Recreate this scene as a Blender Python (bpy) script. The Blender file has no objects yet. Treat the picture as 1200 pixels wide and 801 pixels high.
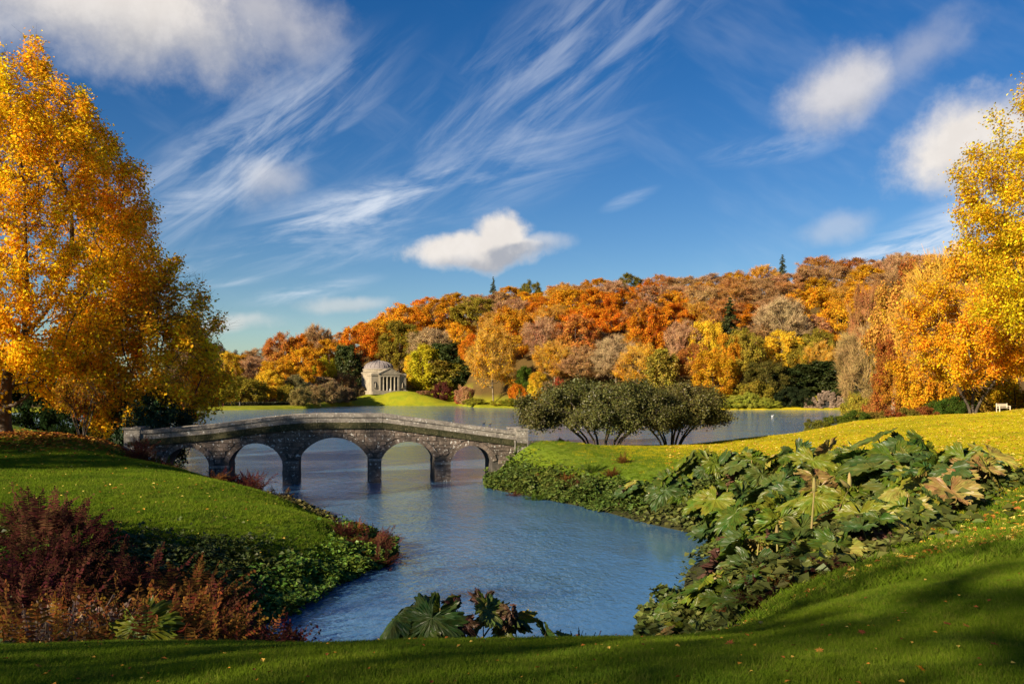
import bpy, bmesh, math, random
import numpy as np
from mathutils import Vector, Matrix, Euler

# ------------------------------------------------------------------ scene, camera, sky, sun
sc = bpy.context.scene
COL = sc.collection
CAM_H = 6.5                      # eye height above the lake
HOR, FPX = 460.0, 1000.0         # horizon row and focal length of the 1200 px wide photograph

cam = bpy.data.cameras.new('camera')
cam.sensor_width = 36.0
cam.lens = 36.0 * FPX / 1200.0
cam.shift_y = (HOR - 400.5) / 1200.0
cam.clip_start, cam.clip_end = 0.1, 9000.0
cam_o = bpy.data.objects.new('camera', cam)
COL.objects.link(cam_o)
cam_o.location = (0, 0, CAM_H)
cam_o.rotation_euler = (math.radians(90), 0, 0)
sc.camera = cam_o

SUN_EL = math.radians(22)
SUN_H = Vector((-0.72, -0.70, 0)).normalized()          # horizontal direction towards the sun
to_sun = SUN_H * math.cos(SUN_EL) + Vector((0, 0, math.sin(SUN_EL)))
sun = bpy.data.lights.new('sun', 'SUN')
sun.energy = 5.0
sun.angle = math.radians(0.6)
sun.color = (1.0, 0.84, 0.62)
sun_o = bpy.data.objects.new('sun', sun)
COL.objects.link(sun_o)
sun_o.rotation_euler = to_sun.to_track_quat('Z', 'Y').to_euler()
sun_o.location = (-60, -40, 60)

sc.view_settings.view_transform = 'Standard'
sc.view_settings.look = 'None'
sc.view_settings.exposure = 1.12
sc.view_settings.gamma = 1.0
sc.view_settings.use_curve_mapping = False
sc.cycles.max_bounces = 6
sc.cycles.diffuse_bounces = 3
sc.cycles.glossy_bounces = 3
sc.cycles.transmission_bounces = 3
sc.cycles.transparent_max_bounces = 4
sc.cycles.caustics_reflective = False
sc.cycles.caustics_refractive = False
sc.cycles.use_denoising = True


class G:
    """small helper around a node tree"""
    def __init__(s, tree):
        s.t = tree
        s.t.nodes.clear()

    def n(s, typ, **kw):
        nd = s.t.nodes.new(typ)
        for k, v in kw.items():
            setattr(nd, k, v)
        return nd

    def l(s, a, b):
        s.t.links.new(a, b)

    def put(s, inp, v):
        if hasattr(v, 'is_output') or hasattr(v, 'links'):
            s.l(v, inp)
        else:
            inp.default_value = v

    def math(s, op, a, b=0.0, c=None, clamp=False):
        nd = s.n('ShaderNodeMath', operation=op, use_clamp=clamp)
        s.put(nd.inputs[0], a)
        s.put(nd.inputs[1], b)
        if c is not None:
            s.put(nd.inputs[2], c)
        return nd.outputs[0]

    def vmath(s, op, a, b=None):
        nd = s.n('ShaderNodeVectorMath', operation=op)
        s.put(nd.inputs[0], a)
        if b is not None:
            s.put(nd.inputs[1], b)
        return nd

    def ramp(s, f, lo, hi, a=0.0, b=1.0, smooth=True):
        nd = s.n('ShaderNodeMapRange', interpolation_type='SMOOTHSTEP' if smooth else 'LINEAR')
        s.put(nd.inputs[0], f)
        for i, v in zip((1, 2, 3, 4), (lo, hi, a, b)):
            s.put(nd.inputs[i], v)
        return nd.outputs[0]

    def mix(s, f, a, b, mode='MIX'):
        nd = s.n('ShaderNodeMix', data_type='RGBA', blend_type=mode)
        s.put(nd.inputs[0], f)
        s.put(nd.inputs[6], a if not isinstance(a, tuple) else (*a, 1)[:4])
        s.put(nd.inputs[7], b if not isinstance(b, tuple) else (*b, 1)[:4])
        return nd.outputs[2]

    def noise(s, vec=None, scale=5.0, detail=3.0, rough=0.55, dist=0.0):
        nd = s.n('ShaderNodeTexNoise')
        if vec is not None:
            s.l(vec, nd.inputs['Vector'])
        nd.inputs['Scale'].default_value = scale
        nd.inputs['Detail'].default_value = detail
        nd.inputs['Roughness'].default_value = rough
        nd.inputs['Distortion'].default_value = dist
        return nd.outputs['Fac']

    def mapping(s, vec, loc=(0, 0, 0), rot=(0, 0, 0), scale=(1, 1, 1), typ='POINT'):
        nd = s.n('ShaderNodeMapping', vector_type=typ)
        s.l(vec, nd.inputs[0])
        nd.inputs[1].default_value = loc
        nd.inputs[2].default_value = rot
        nd.inputs[3].default_value = scale
        return nd.outputs[0]


# ---- the sky: Nishita air with fair-weather clouds and cirrus
world = bpy.data.worlds.new('World')
sc.world = world
world.use_nodes = True
g = G(world.node_tree)
sky = g.n('ShaderNodeTexSky', sky_type='NISHITA', sun_disc=False)
sky.sun_elevation = SUN_EL
sky.sun_rotation = math.atan2(SUN_H.x, SUN_H.y)
sky.air_density = 1.0
sky.dust_density = 0.25
sky.ozone_density = 2.6
hs = g.n('ShaderNodeHueSaturation')
hs.inputs['Saturation'].default_value = 1.40
hs.inputs['Value'].default_value = 0.46
hs.inputs['Hue'].default_value = 0.512
g.l(sky.outputs[0], hs.inputs['Color'])
gam = g.n('ShaderNodeGamma')
gam.inputs[1].default_value = 1.0
g.l(hs.outputs[0], gam.inputs[0])
sky_col = gam.outputs[0]
dirv = g.n('ShaderNodeTexCoord').outputs['Generated']
nz_big = g.noise(dirv, 9.0, 6.0, 0.62)
nz_fine = g.noise(dirv, 30.0, 5.0, 0.62)
wn = g.n('ShaderNodeTexNoise')
g.l(dirv, wn.inputs['Vector'])
wn.inputs['Scale'].default_value = 13.0
wn.inputs['Detail'].default_value = 5.0
wv_ = g.vmath('SUBTRACT', wn.outputs['Color'], (0.5, 0.5, 0.5)).outputs[0]
wsc = g.vmath('SCALE', wv_)
wsc.inputs['Scale'].default_value = 0.042
dirw = g.vmath('ADD', dirv, wsc.outputs[0]).outputs[0]           # billowed directions for the cumulus


def blob(px, py, hw, hh, tilt=0.0, vec=None):
    """direction-space ellipse: returns local vector (x right, z up) of length 1 at its rim"""
    u, w = (px - 600) / FPX, (HOR - py) / FPX
    d = Vector((u, 1, w)).normalized()
    k = d.length / math.sqrt(u * u + 1 + w * w)
    return g.mapping(vec or dirv, tuple(d), (0, -math.radians(tilt), -math.atan(u)), (hw / FPX * k, 0.6, hh / FPX * k), 'TEXTURE')


cum_cov, cum_shade = None, None
#        px    py   hw   hh  tilt  density  edge
CUMULUS = [(110, -10, 300, 105, -4, 0.92, 1.0), (300, 20, 120, 60, -8, 0.55, 1.1), (985, 108, 80, 50, 16, 0.72, 1.0), (1075, 62, 85, 42, 20, 0.30, 1.1),
           (1135, 172, 112, 62, 14, 0.95, 0.8), (566, 295, 86, 24, 3, 0.95, 0.6), (590, 278, 42, 30, 0, 0.95, 0.55), (625, 288, 50, 14, 4, 0.5, 0.9),
           (322, 212, 56, 34, 5, 0.40, 1.1), (398, 358, 66, 13, 3, 0.42, 1.0), (262, 381, 74, 15, 3, 0.52, 1.0),
           (985, 268, 55, 20, 10, 0.32, 1.1), (1420, 120, 240, 90, 10, 0.9, 0.9), (-420, 210, 260, 90, 0, 0.85, 0.9)]
for (px, py, hw, hh, tilt, dens, edge) in CUMULUS:
    v = blob(px, py, hw, hh, tilt, dirw)
    r = g.vmath('LENGTH', v).outputs['Value']
    f = g.math('MULTIPLY_ADD', nz_big, 0.85, g.math('SUBTRACT', 0.44, r))
    f = g.math('MULTIPLY_ADD', nz_fine, 0.52, f)
    c = g.math('MULTIPLY', g.ramp(f, 0.05, 0.05 + edge * 0.85), dens)
    sx = g.n('ShaderNodeSeparateXYZ')
    g.l(v, sx.inputs[0])
    shd = g.math('ADD', sx.outputs[2], g.math('MULTIPLY', sx.outputs[0], -0.30))
    shd = g.math('MULTIPLY', shd, c)
    cum_cov = c if cum_cov is None else g.math('MAXIMUM', cum_cov, c)
    cum_shade = shd if cum_shade is None else g.math('ADD', cum_shade, shd)

CIRRUS = [(290, 180, 215, 62, 36, 0.75, 1), (215, 235, 75, 26, 20, 0.5, 0), (405, 250, 150, 34, 17, 0.95, 0), (365, 340, 80, 13, 12, 0.85, 0),
          (640, 90, 300, 80, 33, 0.42, 1), (570, 205, 200, 52, 18, 0.42, 0), (1085, 276, 175, 30, 23, 1.0, 0), (905, 176, 85, 18, 2, 0.5, 0),
          (250, 304, 85, 16, 10, 0.6, 0), (262, 331, 50, 6, 8, 0.7, 0), (400, 300, 130, 20, 12, 0.5, 0), (738, 233, 35, 9, 20, 0.45, 0),
          (1060, 300, 150, 26, 12, 0.6, 0), (-300, 100, 400, 90, 25, 0.6, 1), (1500, 300, 400, 60, 20, 0.7, 0)]
streak = [g.ramp(g.noise(g.mapping(dirv, (k * 2.0, 0, 0), (0, -math.radians(t), 0), (1 / 4.5, 1 / 4.5, 1 / 25.0), 'TEXTURE'), 1.5, 7.0, 0.62, 0.45), 0.36, 0.72)
          for k, t in enumerate((14, 38))]
cir = None
for (px, py, hw, hh, tilt, dens, fam) in CIRRUS:
    v = blob(px, py, hw, hh, tilt)
    r = g.vmath('LENGTH', v).outputs['Value']
    f = g.math('MULTIPLY', g.math('MULTIPLY', g.ramp(r, 1.25, 0.10), dens), streak[fam])
    cir = f if cir is None else g.math('ADD', cir, f, clamp=True)
# thin veil that runs all over the sky dome
veil = g.ramp(g.noise(g.mapping(dirv, (3, 1, 2), (0.2, 0.5, 0.3), (0.8, 0.5, 0.2), 'TEXTURE'), 2.2, 5.0, 0.6), 0.52, 0.85, 0.0, 0.20)
cir = g.math('MAXIMUM', cir, veil)
CLOUD_W, CLOUD_G = (4.0, 3.7, 3.4), (2.0, 2.05, 2.25)
cum_col = g.mix(g.ramp(cum_shade, -0.62, 0.06), CLOUD_G, CLOUD_W)
cum_col = g.mix(g.ramp(nz_fine, 0.35, 0.7, 0.0, 0.25), cum_col, (5.2, 4.9, 4.6))
c1 = g.mix(g.math('MULTIPLY', cir, 0.75), sky_col, (4.0, 4.2, 4.5))
c2 = g.mix(cum_cov, c1, cum_col)
bg = g.n('ShaderNodeBackground')
g.l(c2, bg.inputs[0])
bg.inputs[1].default_value = 0.100
g.l(bg.outputs[0], g.n('ShaderNodeOutputWorld').inputs[0])
try:
    world.cycles.sampling_method = 'MANUAL'
    world.cycles.sample_map_resolution = 512
except Exception:
    pass

# ------------------------------------------------------------------ helpers
R = random.Random(7)
NP = np.random.default_rng(7)


def lerp(a, b, t):
    return a + (b - a) * t


def sstep(a, b, x):
    t = np.clip((x - a) / (b - a), 0, 1)
    return t * t * (3 - 2 * t)


def link(o, parent=None):
    COL.objects.link(o)
    if parent is not None:
        o.parent = parent
    return o


def tag(o, label, cat=None, group=None, kind=None):
    o['label'] = label
    if cat:
        o['category'] = cat
    if group:
        o['group'] = group
    if kind:
        o['kind'] = kind
    return o


def empty(name, loc, label=None, cat=None, group=None, rz=0.0):
    o = bpy.data.objects.new(name, None)
    o.empty_display_size = 0.2
    link(o)
    o.location = loc
    o.rotation_euler = (0, 0, rz)
    if label:
        tag(o, label, cat, group)
    return o


def mesh_np(name, V, quads=None, tris=None, mat=None, smooth=False, attrs=None):
    me = bpy.data.meshes.new(name)
    V = np.asarray(V, np.float32).reshape(-1, 3)
    me.vertices.add(len(V))
    me.vertices.foreach_set('co', V.ravel())
    q = np.zeros((0, 4), np.int32) if quads is None else np.asarray(quads, np.int32).reshape(-1, 4)
    t = np.zeros((0, 3), np.int32) if tris is None else np.asarray(tris, np.int32).reshape(-1, 3)
    me.loops.add(q.size + t.size)
    me.loops.foreach_set('vertex_index', np.concatenate([q.ravel(), t.ravel()]))
    me.polygons.add(len(q) + len(t))
    st = np.concatenate([np.arange(len(q)) * 4, q.size + np.arange(len(t)) * 3]).astype(np.int32)
    me.polygons.foreach_set('loop_start', st)
    try:
        me.polygons.foreach_set('loop_total', np.concatenate([np.full(len(q), 4), np.full(len(t), 3)]).astype(np.int32))
    except Exception:
        pass
    me.polygons.foreach_set('use_smooth', np.full(len(q) + len(t), bool(smooth)))
    for k, (dom, arr) in (attrs or {}).items():
        a = me.attributes.new(k, 'FLOAT', dom)
        a.data.foreach_set('value', np.asarray(arr, np.float32))
    me.update(calc_edges=True)
    me.validate()
    if mat is not None:
        me.materials.append(mat)
    return me


def obj(name, me, parent=None, loc=None, color=None):
    o = bpy.data.objects.new(name, me)
    link(o, parent)
    if loc is not None:
        o.location = loc
    if color is not None:
        o.color = (*color, 1)
    return o


class MB:
    """collects boxes / prisms / tubes into one mesh"""
    def __init__(s):
        s.v, s.q, s.t = [], [], []

    def hexa(s, p):          # 8 points: bottom 4 then top 4, both counter-clockwise from above
        b = len(s.v)
        s.v += [tuple(x) for x in p]
        for f in ((3, 2, 1, 0), (4, 5, 6, 7), (0, 1, 5, 4), (1, 2, 6, 5), (2, 3, 7, 6), (3, 0, 4, 7)):
            s.q.append([b + i for i in f])
        return s

    def box(s, x0, x1, y0, y1, z0, z1):
        return s.hexa([(x0, y0, z0), (x1, y0, z0), (x1, y1, z0), (x0, y1, z0), (x0, y0, z1), (x1, y0, z1), (x1, y1, z1), (x0, y1, z1)])

    def tube(s, pts, rad, k=8, cap=True):
        pts = [Vector(p) for p in pts]
        base = len(s.v)
        for i, p in enumerate(pts):
            d = (pts[min(i + 1, len(pts) - 1)] - pts[max(i - 1, 0)]).normalized()
            a = d.cross(Vector((0, 0, 1)) if abs(d.z) < 0.9 else Vector((1, 0, 0))).normalized()
            c = d.cross(a)
            r = rad[i] if hasattr(rad, '__len__') else rad
            for j in range(k):
                t = 2 * math.pi * j / k
                s.v.append(tuple(p + a * (r * math.cos(t)) + c * (r * math.sin(t))))
        for i in range(len(pts) - 1):
            for j in range(k):
                j2 = (j + 1) % k
                s.q.append([base + i * k + j, base + i * k + j2, base + (i + 1) * k + j2, base + (i + 1) * k + j])
        if cap:
            for e in (0, len(pts) - 1):
                c = len(s.v)
                s.v.append(tuple(pts[e]))
                for j in range(k):
                    j2 = (j + 1) % k
                    s.t.append([c, base + e * k + (j2 if e == 0 else j), base + e * k + (j if e == 0 else j2)])
        return s

    def lathe(s, prof, k=24, cx=0, cy=0):
        base = len(s.v)
        for (r, z) in prof:
            for j in range(k):
                t = 2 * math.pi * j / k
                s.v.append((cx + r * math.cos(t), cy + r * math.sin(t), z))
        for i in range(len(prof) - 1):
            for j in range(k):
                j2 = (j + 1) % k
                s.q.append([base + i * k + j, base + i * k + j2, base + (i + 1) * k + j2, base + (i + 1) * k + j])
        return s

    def mesh(s, name, mat, smooth=False):
        return mesh_np(name, s.v, s.q or None, s.t or None, mat, smooth)

    def build(s, name, mat, parent=None, smooth=False, color=None):
        return obj(name, s.mesh(name, mat, smooth), parent, color=color)


# ------------------------------------------------------------------ materials
def new_mat(name):
    m = bpy.data.materials.new(name)
    m.use_nodes = True
    return m, G(m.node_tree)


def finish(g, shader):
    g.l(shader, g.n('ShaderNodeOutputMaterial').inputs[0])


def leaf_material(name, transl=0.38, hue=0.05, patch=0.06, patch_scale=0.12, vlo=0.55, vhi=1.35, gloss=0.0):
    """leaf colour = the object's own colour, varied from leaf to leaf and from bough to bough"""
    m, g = new_mat(name)
    oi = g.n('ShaderNodeObjectInfo')
    at = g.n('ShaderNodeAttribute', attribute_name='tone').outputs['Fac']
    at2 = g.n('ShaderNodeAttribute', attribute_name='tint').outputs['Fac']
    tc = g.n('ShaderNodeTexCoord').outputs['Object']
    off = g.n('ShaderNodeCombineXYZ')
    g.l(g.math('MULTIPLY', oi.outputs['Random'], 90), off.inputs[0])
    pn = g.noise(g.vmath('ADD', tc, off.outputs[0]).outputs[0], patch_scale, 2.0)
    h = g.math('MULTIPLY_ADD', g.math('SUBTRACT', at2, 0.5), hue, 0.5)
    h = g.math('MULTIPLY_ADD', g.math('SUBTRACT', pn, 0.5), patch * 2, h)
    hsv = g.n('ShaderNodeHueSaturation')
    g.l(h, hsv.inputs['Hue'])
    g.l(g.ramp(at, 0, 1, vlo, vhi, False), hsv.inputs['Value'])
    hsv.inputs['Saturation'].default_value = 1.0
    g.l(oi.outputs['Color'], hsv.inputs['Color'])
    col = hsv.outputs[0]
    d = g.n('ShaderNodeBsdfDiffuse')
    g.l(col, d.inputs[0])
    t = g.n('ShaderNodeBsdfTranslucent')
    g.l(col, t.inputs[0])
    mx = g.n('ShaderNodeMixShader')
    mx.inputs[0].default_value = transl
    g.l(d.outputs[0], mx.inputs[1])
    g.l(t.outputs[0], mx.inputs[2])
    out = mx.outputs[0]
    if gloss > 0:
        gl = g.n('ShaderNodeBsdfGlossy')
        gl.inputs['Roughness'].default_value = 0.42
        gl.inputs['Color'].default_value = (0.9, 0.9, 0.9, 1)
        m2 = g.n('ShaderNodeMixShader')
        m2.inputs[0].default_value = gloss
        g.l(out, m2.inputs[1])
        g.l(gl.outputs[0], m2.inputs[2])
        out = m2.outputs[0]
    finish(g, out)
    return m


def rough_material(name, cols, scale=3.0, use_obj=False, bump=0.3, bscale=14.0, rough=0.9, spots=None, vary=0.35):
    m, g = new_mat(name)
    tc = g.n('ShaderNodeTexCoord').outputs['Object']
    geo = g.n('ShaderNodeNewGeometry').outputs['Position']
    oi = g.n('ShaderNodeObjectInfo')
    n1 = g.noise(geo, scale, 5.0, 0.62)
    col = g.mix(g.ramp(n1, 0.32, 0.68), cols[0], cols[1])
    n2 = g.noise(geo, scale * 3.7, 4.0, 0.6)
    if len(cols) > 2:
        col = g.mix(g.ramp(n2, 0.52, 0.72), col, cols[2])
    if spots:
        sp = g.noise(geo, spots[1], 3.0, 0.5)
        col = g.mix(g.ramp(sp, spots[2], spots[2] + 0.06), col, spots[0])
    if use_obj:
        col = g.mix(1.0, col, oi.outputs['Color'], 'MULTIPLY')
    v = g.n('ShaderNodeHueSaturation')
    g.l(g.math('MULTIPLY_ADD', oi.outputs['Random'], vary, 1 - vary / 2), v.inputs['Value'])
    g.l(col, v.inputs['Color'])
    p = g.n('ShaderNodeBsdfPrincipled')
    g.l(v.outputs[0], p.inputs['Base Color'])
    p.inputs['Roughness'].default_value = rough
    p.inputs['Specular IOR Level'].default_value = 0.25
    b = g.n('ShaderNodeBump')
    b.inputs['Strength'].default_value = bump
    b.inputs['Distance'].default_value = 0.06
    g.l(g.noise(geo, bscale, 5.0, 0.65), b.inputs['Height'])
    g.l(b.outputs[0], p.inputs['Normal'])
    finish(g, p.outputs[0])
    return m


M_LEAF = leaf_material('leaf_far', 0.45, patch=0.035)
M_LEAFN = leaf_material('leaf_near', 0.55, hue=0.07, patch=0.05, patch_scale=0.2, vlo=0.5, vhi=1.45)
M_EVER = leaf_material('leaf_evergreen', 0.15, hue=0.06, patch=0.05, vlo=0.5, vhi=1.5, gloss=0.02)
M_GUN = leaf_material('gunnera_leaf', 0.25, hue=0.05, patch=0.10, patch_scale=1.6, vlo=0.6, vhi=1.25, gloss=0.022)
M_BARK = rough_material('bark', ((0.055, 0.042, 0.03), (0.10, 0.08, 0.06)), 2.0, False, 0.6, 9.0)
M_BARKP = rough_material('bark_pale', ((0.20, 0.15, 0.10), (0.30, 0.23, 0.15)), 2.0, False, 0.5, 9.0)
M_TWIG = leaf_material('twig', 0.0, hue=0.03, patch=0.03, vlo=0.6, vhi=1.3)
M_STALK = rough_material('stalk', ((0.20, 0.19, 0.05), (0.28, 0.19, 0.08)), 4.0, False, 0.2)
M_WALL = rough_material('rubble_stone', ((0.075, 0.060, 0.048), (0.165, 0.125, 0.098), (0.26, 0.205, 0.16)), 1.1, False, 0.8, 7.0,
                        spots=((0.46, 0.45, 0.41), 5.5, 0.61), vary=0.45)
M_COPE = rough_material('coping_stone', ((0.13, 0.115, 0.10), (0.24, 0.215, 0.18), (0.36, 0.33, 0.28)), 1.6, False, 0.5, 9.0,
                        spots=((0.50, 0.49, 0.45), 5.0, 0.63), vary=0.35)
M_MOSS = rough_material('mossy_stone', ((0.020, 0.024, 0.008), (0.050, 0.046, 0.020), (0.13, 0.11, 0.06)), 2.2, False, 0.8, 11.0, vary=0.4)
M_MORTAR = rough_material('mortar', ((0.05, 0.045, 0.038), (0.10, 0.088, 0.075)), 2.0, False, 0.5, 10.0)
M_TEMPLE = rough_material('limestone', ((0.24, 0.205, 0.15), (0.34, 0.295, 0.215)), 0.5, False, 0.2, 4.0, vary=0.12)
M_LEAD = rough_material('dome_lead', ((0.17, 0.145, 0.135), (0.25, 0.215, 0.20)), 0.8, False, 0.2, 4.0, vary=0.1)
M_DARK = rough_material('interior_shade', ((0.03, 0.028, 0.025), (0.05, 0.045, 0.04)), 1.0, False, 0.1)  # near-black colour stands in for the shade inside openings
M_WOOD = rough_material('bench_wood', ((0.55, 0.48, 0.36), (0.68, 0.60, 0.46)), 6.0, False, 0.2)
M_CLOTH = rough_material('cloth', ((0.9, 0.9, 0.9), (1, 1, 1)), 4.0, True, 0.1)
M_ROCK = rough_material('grotto_rock', ((0.09, 0.062, 0.042), (0.20, 0.14, 0.095), (0.30, 0.22, 0.15)), 0.35, False, 0.9, 1.3)
# ------------------------------------------------------------------ the ground
TP = [(-30, -20, 5.5), (0, -20, 5.5), (30, -20, 6), (-25, 0, 5.2), (-12, 0, 5.0), (0, 0, 4.9), (12, 0, 5.1), (25, 0, 5.5),
      (-8, 5, 4.66), (-3, 5, 4.68), (0, 5, 4.70), (3, 5, 4.72), (6, 5, 4.76), (-14, 9, 3.9), (-6, 7.5, 4.16), (-3, 7.5, 4.18), (0, 7.5, 4.20), (2.5, 7.5, 4.22), (-7, 10.5, 3.36), (-4, 10.5, 3.36), (-1.5, 10.5, 3.38), (1, 10.5, 3.45), (2.8, 10.2, 3.62),
      (4.3, 10.8, 3.85), (6.9, 13.8, 3.78), (-14, 14, 2.7), (-9, 14, 1.95), (-4, 14, 1.8), (0, 14, 1.8), (2.5, 14.5, 1.9),
      (-5, 18.8, .05), (-2, 19, 0), (0, 19, 0), (3, 19.5, .05),
      # right bank and lawn
      (10.5, 17.5, 3.7), (16.8, 29, 3.6), (5, 16, 2.6), (7, 20, 2.3), (10, 24, 2.6), (10, 30, 1.9), (14, 36, 2.5), (8, 28, 1.1), (12, 42, 1.9),
      (20, 45, 3.1), (25, 35, 3.9), (30, 20, 5), (20, 20, 4.5), (4.1, 24.8, 0), (5.6, 28, 0), (7.9, 34, 0), (9, 38, 0), (6.1, 44, 0), (3.9, 49, 0),
      (2.1, 52, 0), (0, 55.5, 0), (-1.45, 58, 0), (-1.8, 62, .05), (-1.7, 65, 0), (0.5, 70, 0), (4, 77, .05), (11, 85, .05), (20, 90, .05), (30, 97, .05),
      (1.1, 63.9, 2.5), (6, 62, 2.2), (8, 74, 1.7), (14, 74, 1.8), (20, 80, 2.0), (26, 76, 2.7), (36, 72, 3.5), (37, 62, 3.9), (12, 58, 2.1), (9, 50, 1.6),
      (15, 52, 2.4), (36, 92, 3.0), (65, 115, 4.2), (90, 115, 5), (60, 80, 4.9), (60, 50, 5.5), (4, 54, 1.25), (2, 58.5, 1.6), (7.5, 48, .9),
      (40, 106, 0), (60, 142, .2), (90, 210, .2), (100, 160, 3.5),
      # left bank
      (-6.5, 25.5, 0), (-5.9, 29.5, 0), (-5.1, 31.7, 0), (-5.0, 35, 0), (-6, 38, 0), (-9, 42.5, 0), (-13, 48.5, 0), (-18, 54.5, 0), (-23, 59, .2), (-26, 64, 0),
      (-31, 72, 0), (-38, 84, 0), (-55, 100, 0), (-8, 21.5, .05), (-7, 19.5, .05), (-8, 30, .95), (-8, 34, 1.35), (-6.7, 34, .7), (-12, 36, 1.95), (-12, 42, 1.45),
      (-16, 46, 1.75), (-20, 50.5, 1.9), (-14, 30, 2.0), (-10, 26, .95), (-20, 40, 2.6), (-20, 30, 2.7), (-14, 22, 1.7), (-20, 20, 2.8), (-26, 43, 3.0), (-23, 54, 1.8),
      (-26.3, 58.5, 2.6), (-29, 60, 3.0), (-38, 64, 3.4), (-34, 70, 2.4), (-45, 80, 3), (-50, 55, 4), (-50, 30, 4.5), (-35, 20, 4), (-70, 60, 6), (-70, 20, 6), (-32, 50, 3.2),
      # lake bed
      (0, 30, -1), (0, 45, -1.2), (-10, 55, -1), (-3, 25, -.8), (5, 36, -.6), (-12, 75, -1), (-20, 75, -.9), (0, 85, -1), (0, 110, -1.5), (-30, 110, -1.5), (30, 118, -1.2),
      (-70, 150, -1.5), (0, 180, -1.5), (50, 160, -1.2), (-4, 60, -1), (-2, 22, -.6), (-16, 62, -.8), (60, 200, -1.2), (-60, 200, -1.5)]
TPA = np.array(TP, float)


def _phi(r2):
    return np.where(r2 > 1e-9, r2 * np.log(np.maximum(r2, 1e-9)), 0.0)


def _tps_solve():
    P = TPA[:, :2] / 10.0
    n = len(P)
    K = _phi(((P[:, None] - P[None]) ** 2).sum(-1)) + np.eye(n) * 0.004
    Q = np.hstack([np.ones((n, 1)), P])
    A = np.zeros((n + 3, n + 3))
    A[:n, :n] = K
    A[:n, n:] = Q
    A[n:, :n] = Q.T
    return np.linalg.solve(A, np.concatenate([TPA[:, 2], np.zeros(3)]))


TPW = _tps_solve()


def tps(x, y):
    q = np.stack([x, y], -1) / 10.0
    P = TPA[:, :2] / 10.0
    out = np.empty(len(q))
    for i in range(0, len(q), 20000):
        s = q[i:i + 20000]
        out[i:i + 20000] = _phi(((s[:, None] - P[None]) ** 2).sum(-1)) @ TPW[:len(P)] + TPW[len(P)] + s @ TPW[len(P) + 1:]
    return out


SH_PX = [-900, -200, 100, 200, 300, 360, 412, 450, 540, 560, 620, 720, 840, 990, 1003, 1035, 1070, 1250, 2200]
SH_Y = [150, 230, 300, 312, 325, 345, 424, 428, 418, 372, 356, 342, 326, 324, 300, 200, 150, 130, 110]
SK_PX = [-900, 150, 240, 300, 350, 400, 440, 480, 520, 560, 600, 640, 700, 760, 820, 880, 920, 960, 1000, 1060, 1200, 2200]
SK_PY = [420, 425, 424, 408, 392, 384, 370, 352, 344, 341, 333, 327, 324, 320, 324, 315, 306, 302, 301, 297, 296, 296]


def shore_y(px):
    return np.interp(px, SH_PX, SH_Y)


RIDGE = 178.0
TEMPLE = (-65.4, 440.0)


def hill(x, y):
    yy = np.maximum(y, 40.0)
    px = 600 + 1000 * np.clip(x / yy, -1.5, 1.6)
    S = shore_y(px)
    off = y - S
    sky_py = np.interp(px, SK_PX, SK_PY)
    Yr = np.maximum(S, 300) + RIDGE
    zr = CAM_H + (HOR - sky_py) * Yr / 1000.0 - 17.0
    flat = np.interp(px, [-900, 300, 345, 385, 425, 440, 980, 1040, 2200], [62, 62, 105, 70, 34, 24, 10, 60, 60])
    t = np.clip((off - flat) / (Yr - S - flat), 0, 1)
    z = np.where(off < 0, np.maximum(-1.8, off * 0.5), 1.1 * (1 - np.exp(-np.maximum(off, 0) / 2.2)))
    z = z + np.where(off > 0, (zr - 1.0) * (0.75 * t ** 0.85 + 0.25 * sstep(0, 1, t)), 0)
    tx, ty = TEMPLE
    m = np.exp(-(np.abs(x - tx - 5) / 24.0) ** 2.6) * sstep(0, 15, off) * (1 - 0.5 * sstep(60, 120, off))
    z = np.where(m > 0.02, np.maximum(z, m * 7.5), z)
    # low, far ridge behind everything
    return np.minimum(z, 120)


def vnoise(x, y, s, seed=0):
    rs = np.random.default_rng(seed)
    tab = rs.random((64, 64))
    xi, yi = x / s, y / s
    x0, y0 = np.floor(xi).astype(int), np.floor(yi).astype(int)
    fx, fy = xi - x0, yi - y0
    fx, fy = fx * fx * (3 - 2 * fx), fy * fy * (3 - 2 * fy)
    a = tab[x0 % 64, y0 % 64]; b = tab[(x0 + 1) % 64, y0 % 64]; c = tab[x0 % 64, (y0 + 1) % 64]; d = tab[(x0 + 1) % 64, (y0 + 1) % 64]
    return (a * (1 - fx) + b * fx) * (1 - fy) + (c * (1 - fx) + d * fx) * fy - 0.5


def ground(x, y):
    x, y = np.atleast_1d(np.asarray(x, float)), np.atleast_1d(np.asarray(y, float))
    r = np.hypot(x, y)
    near = np.clip(tps(x, y), -2.2, 9.0)
    w = sstep(125, 185, r)
    w = np.where(y < 30, sstep(75, 120, r), w)
    far = hill(x, y)
    back = np.where(y < 30, 5.0 + 0 * x, far)
    z = near * (1 - w) + back * w
    land = sstep(0.15, 0.9, z)
    z = z + land * (vnoise(x, y, 5.0, 1) * 0.22 * sstep(12, 30, r) + vnoise(x, y, 1.1, 2) * 0.07) * (1 - sstep(150, 250, r) * 0.5)
    return z


def gz(x, y):
    return float(ground(x, y)[0])


def at(px, py, Y):
    return Vector(((px - 600) / FPX * Y, Y, CAM_H + (HOR - py) / FPX * Y))


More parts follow.
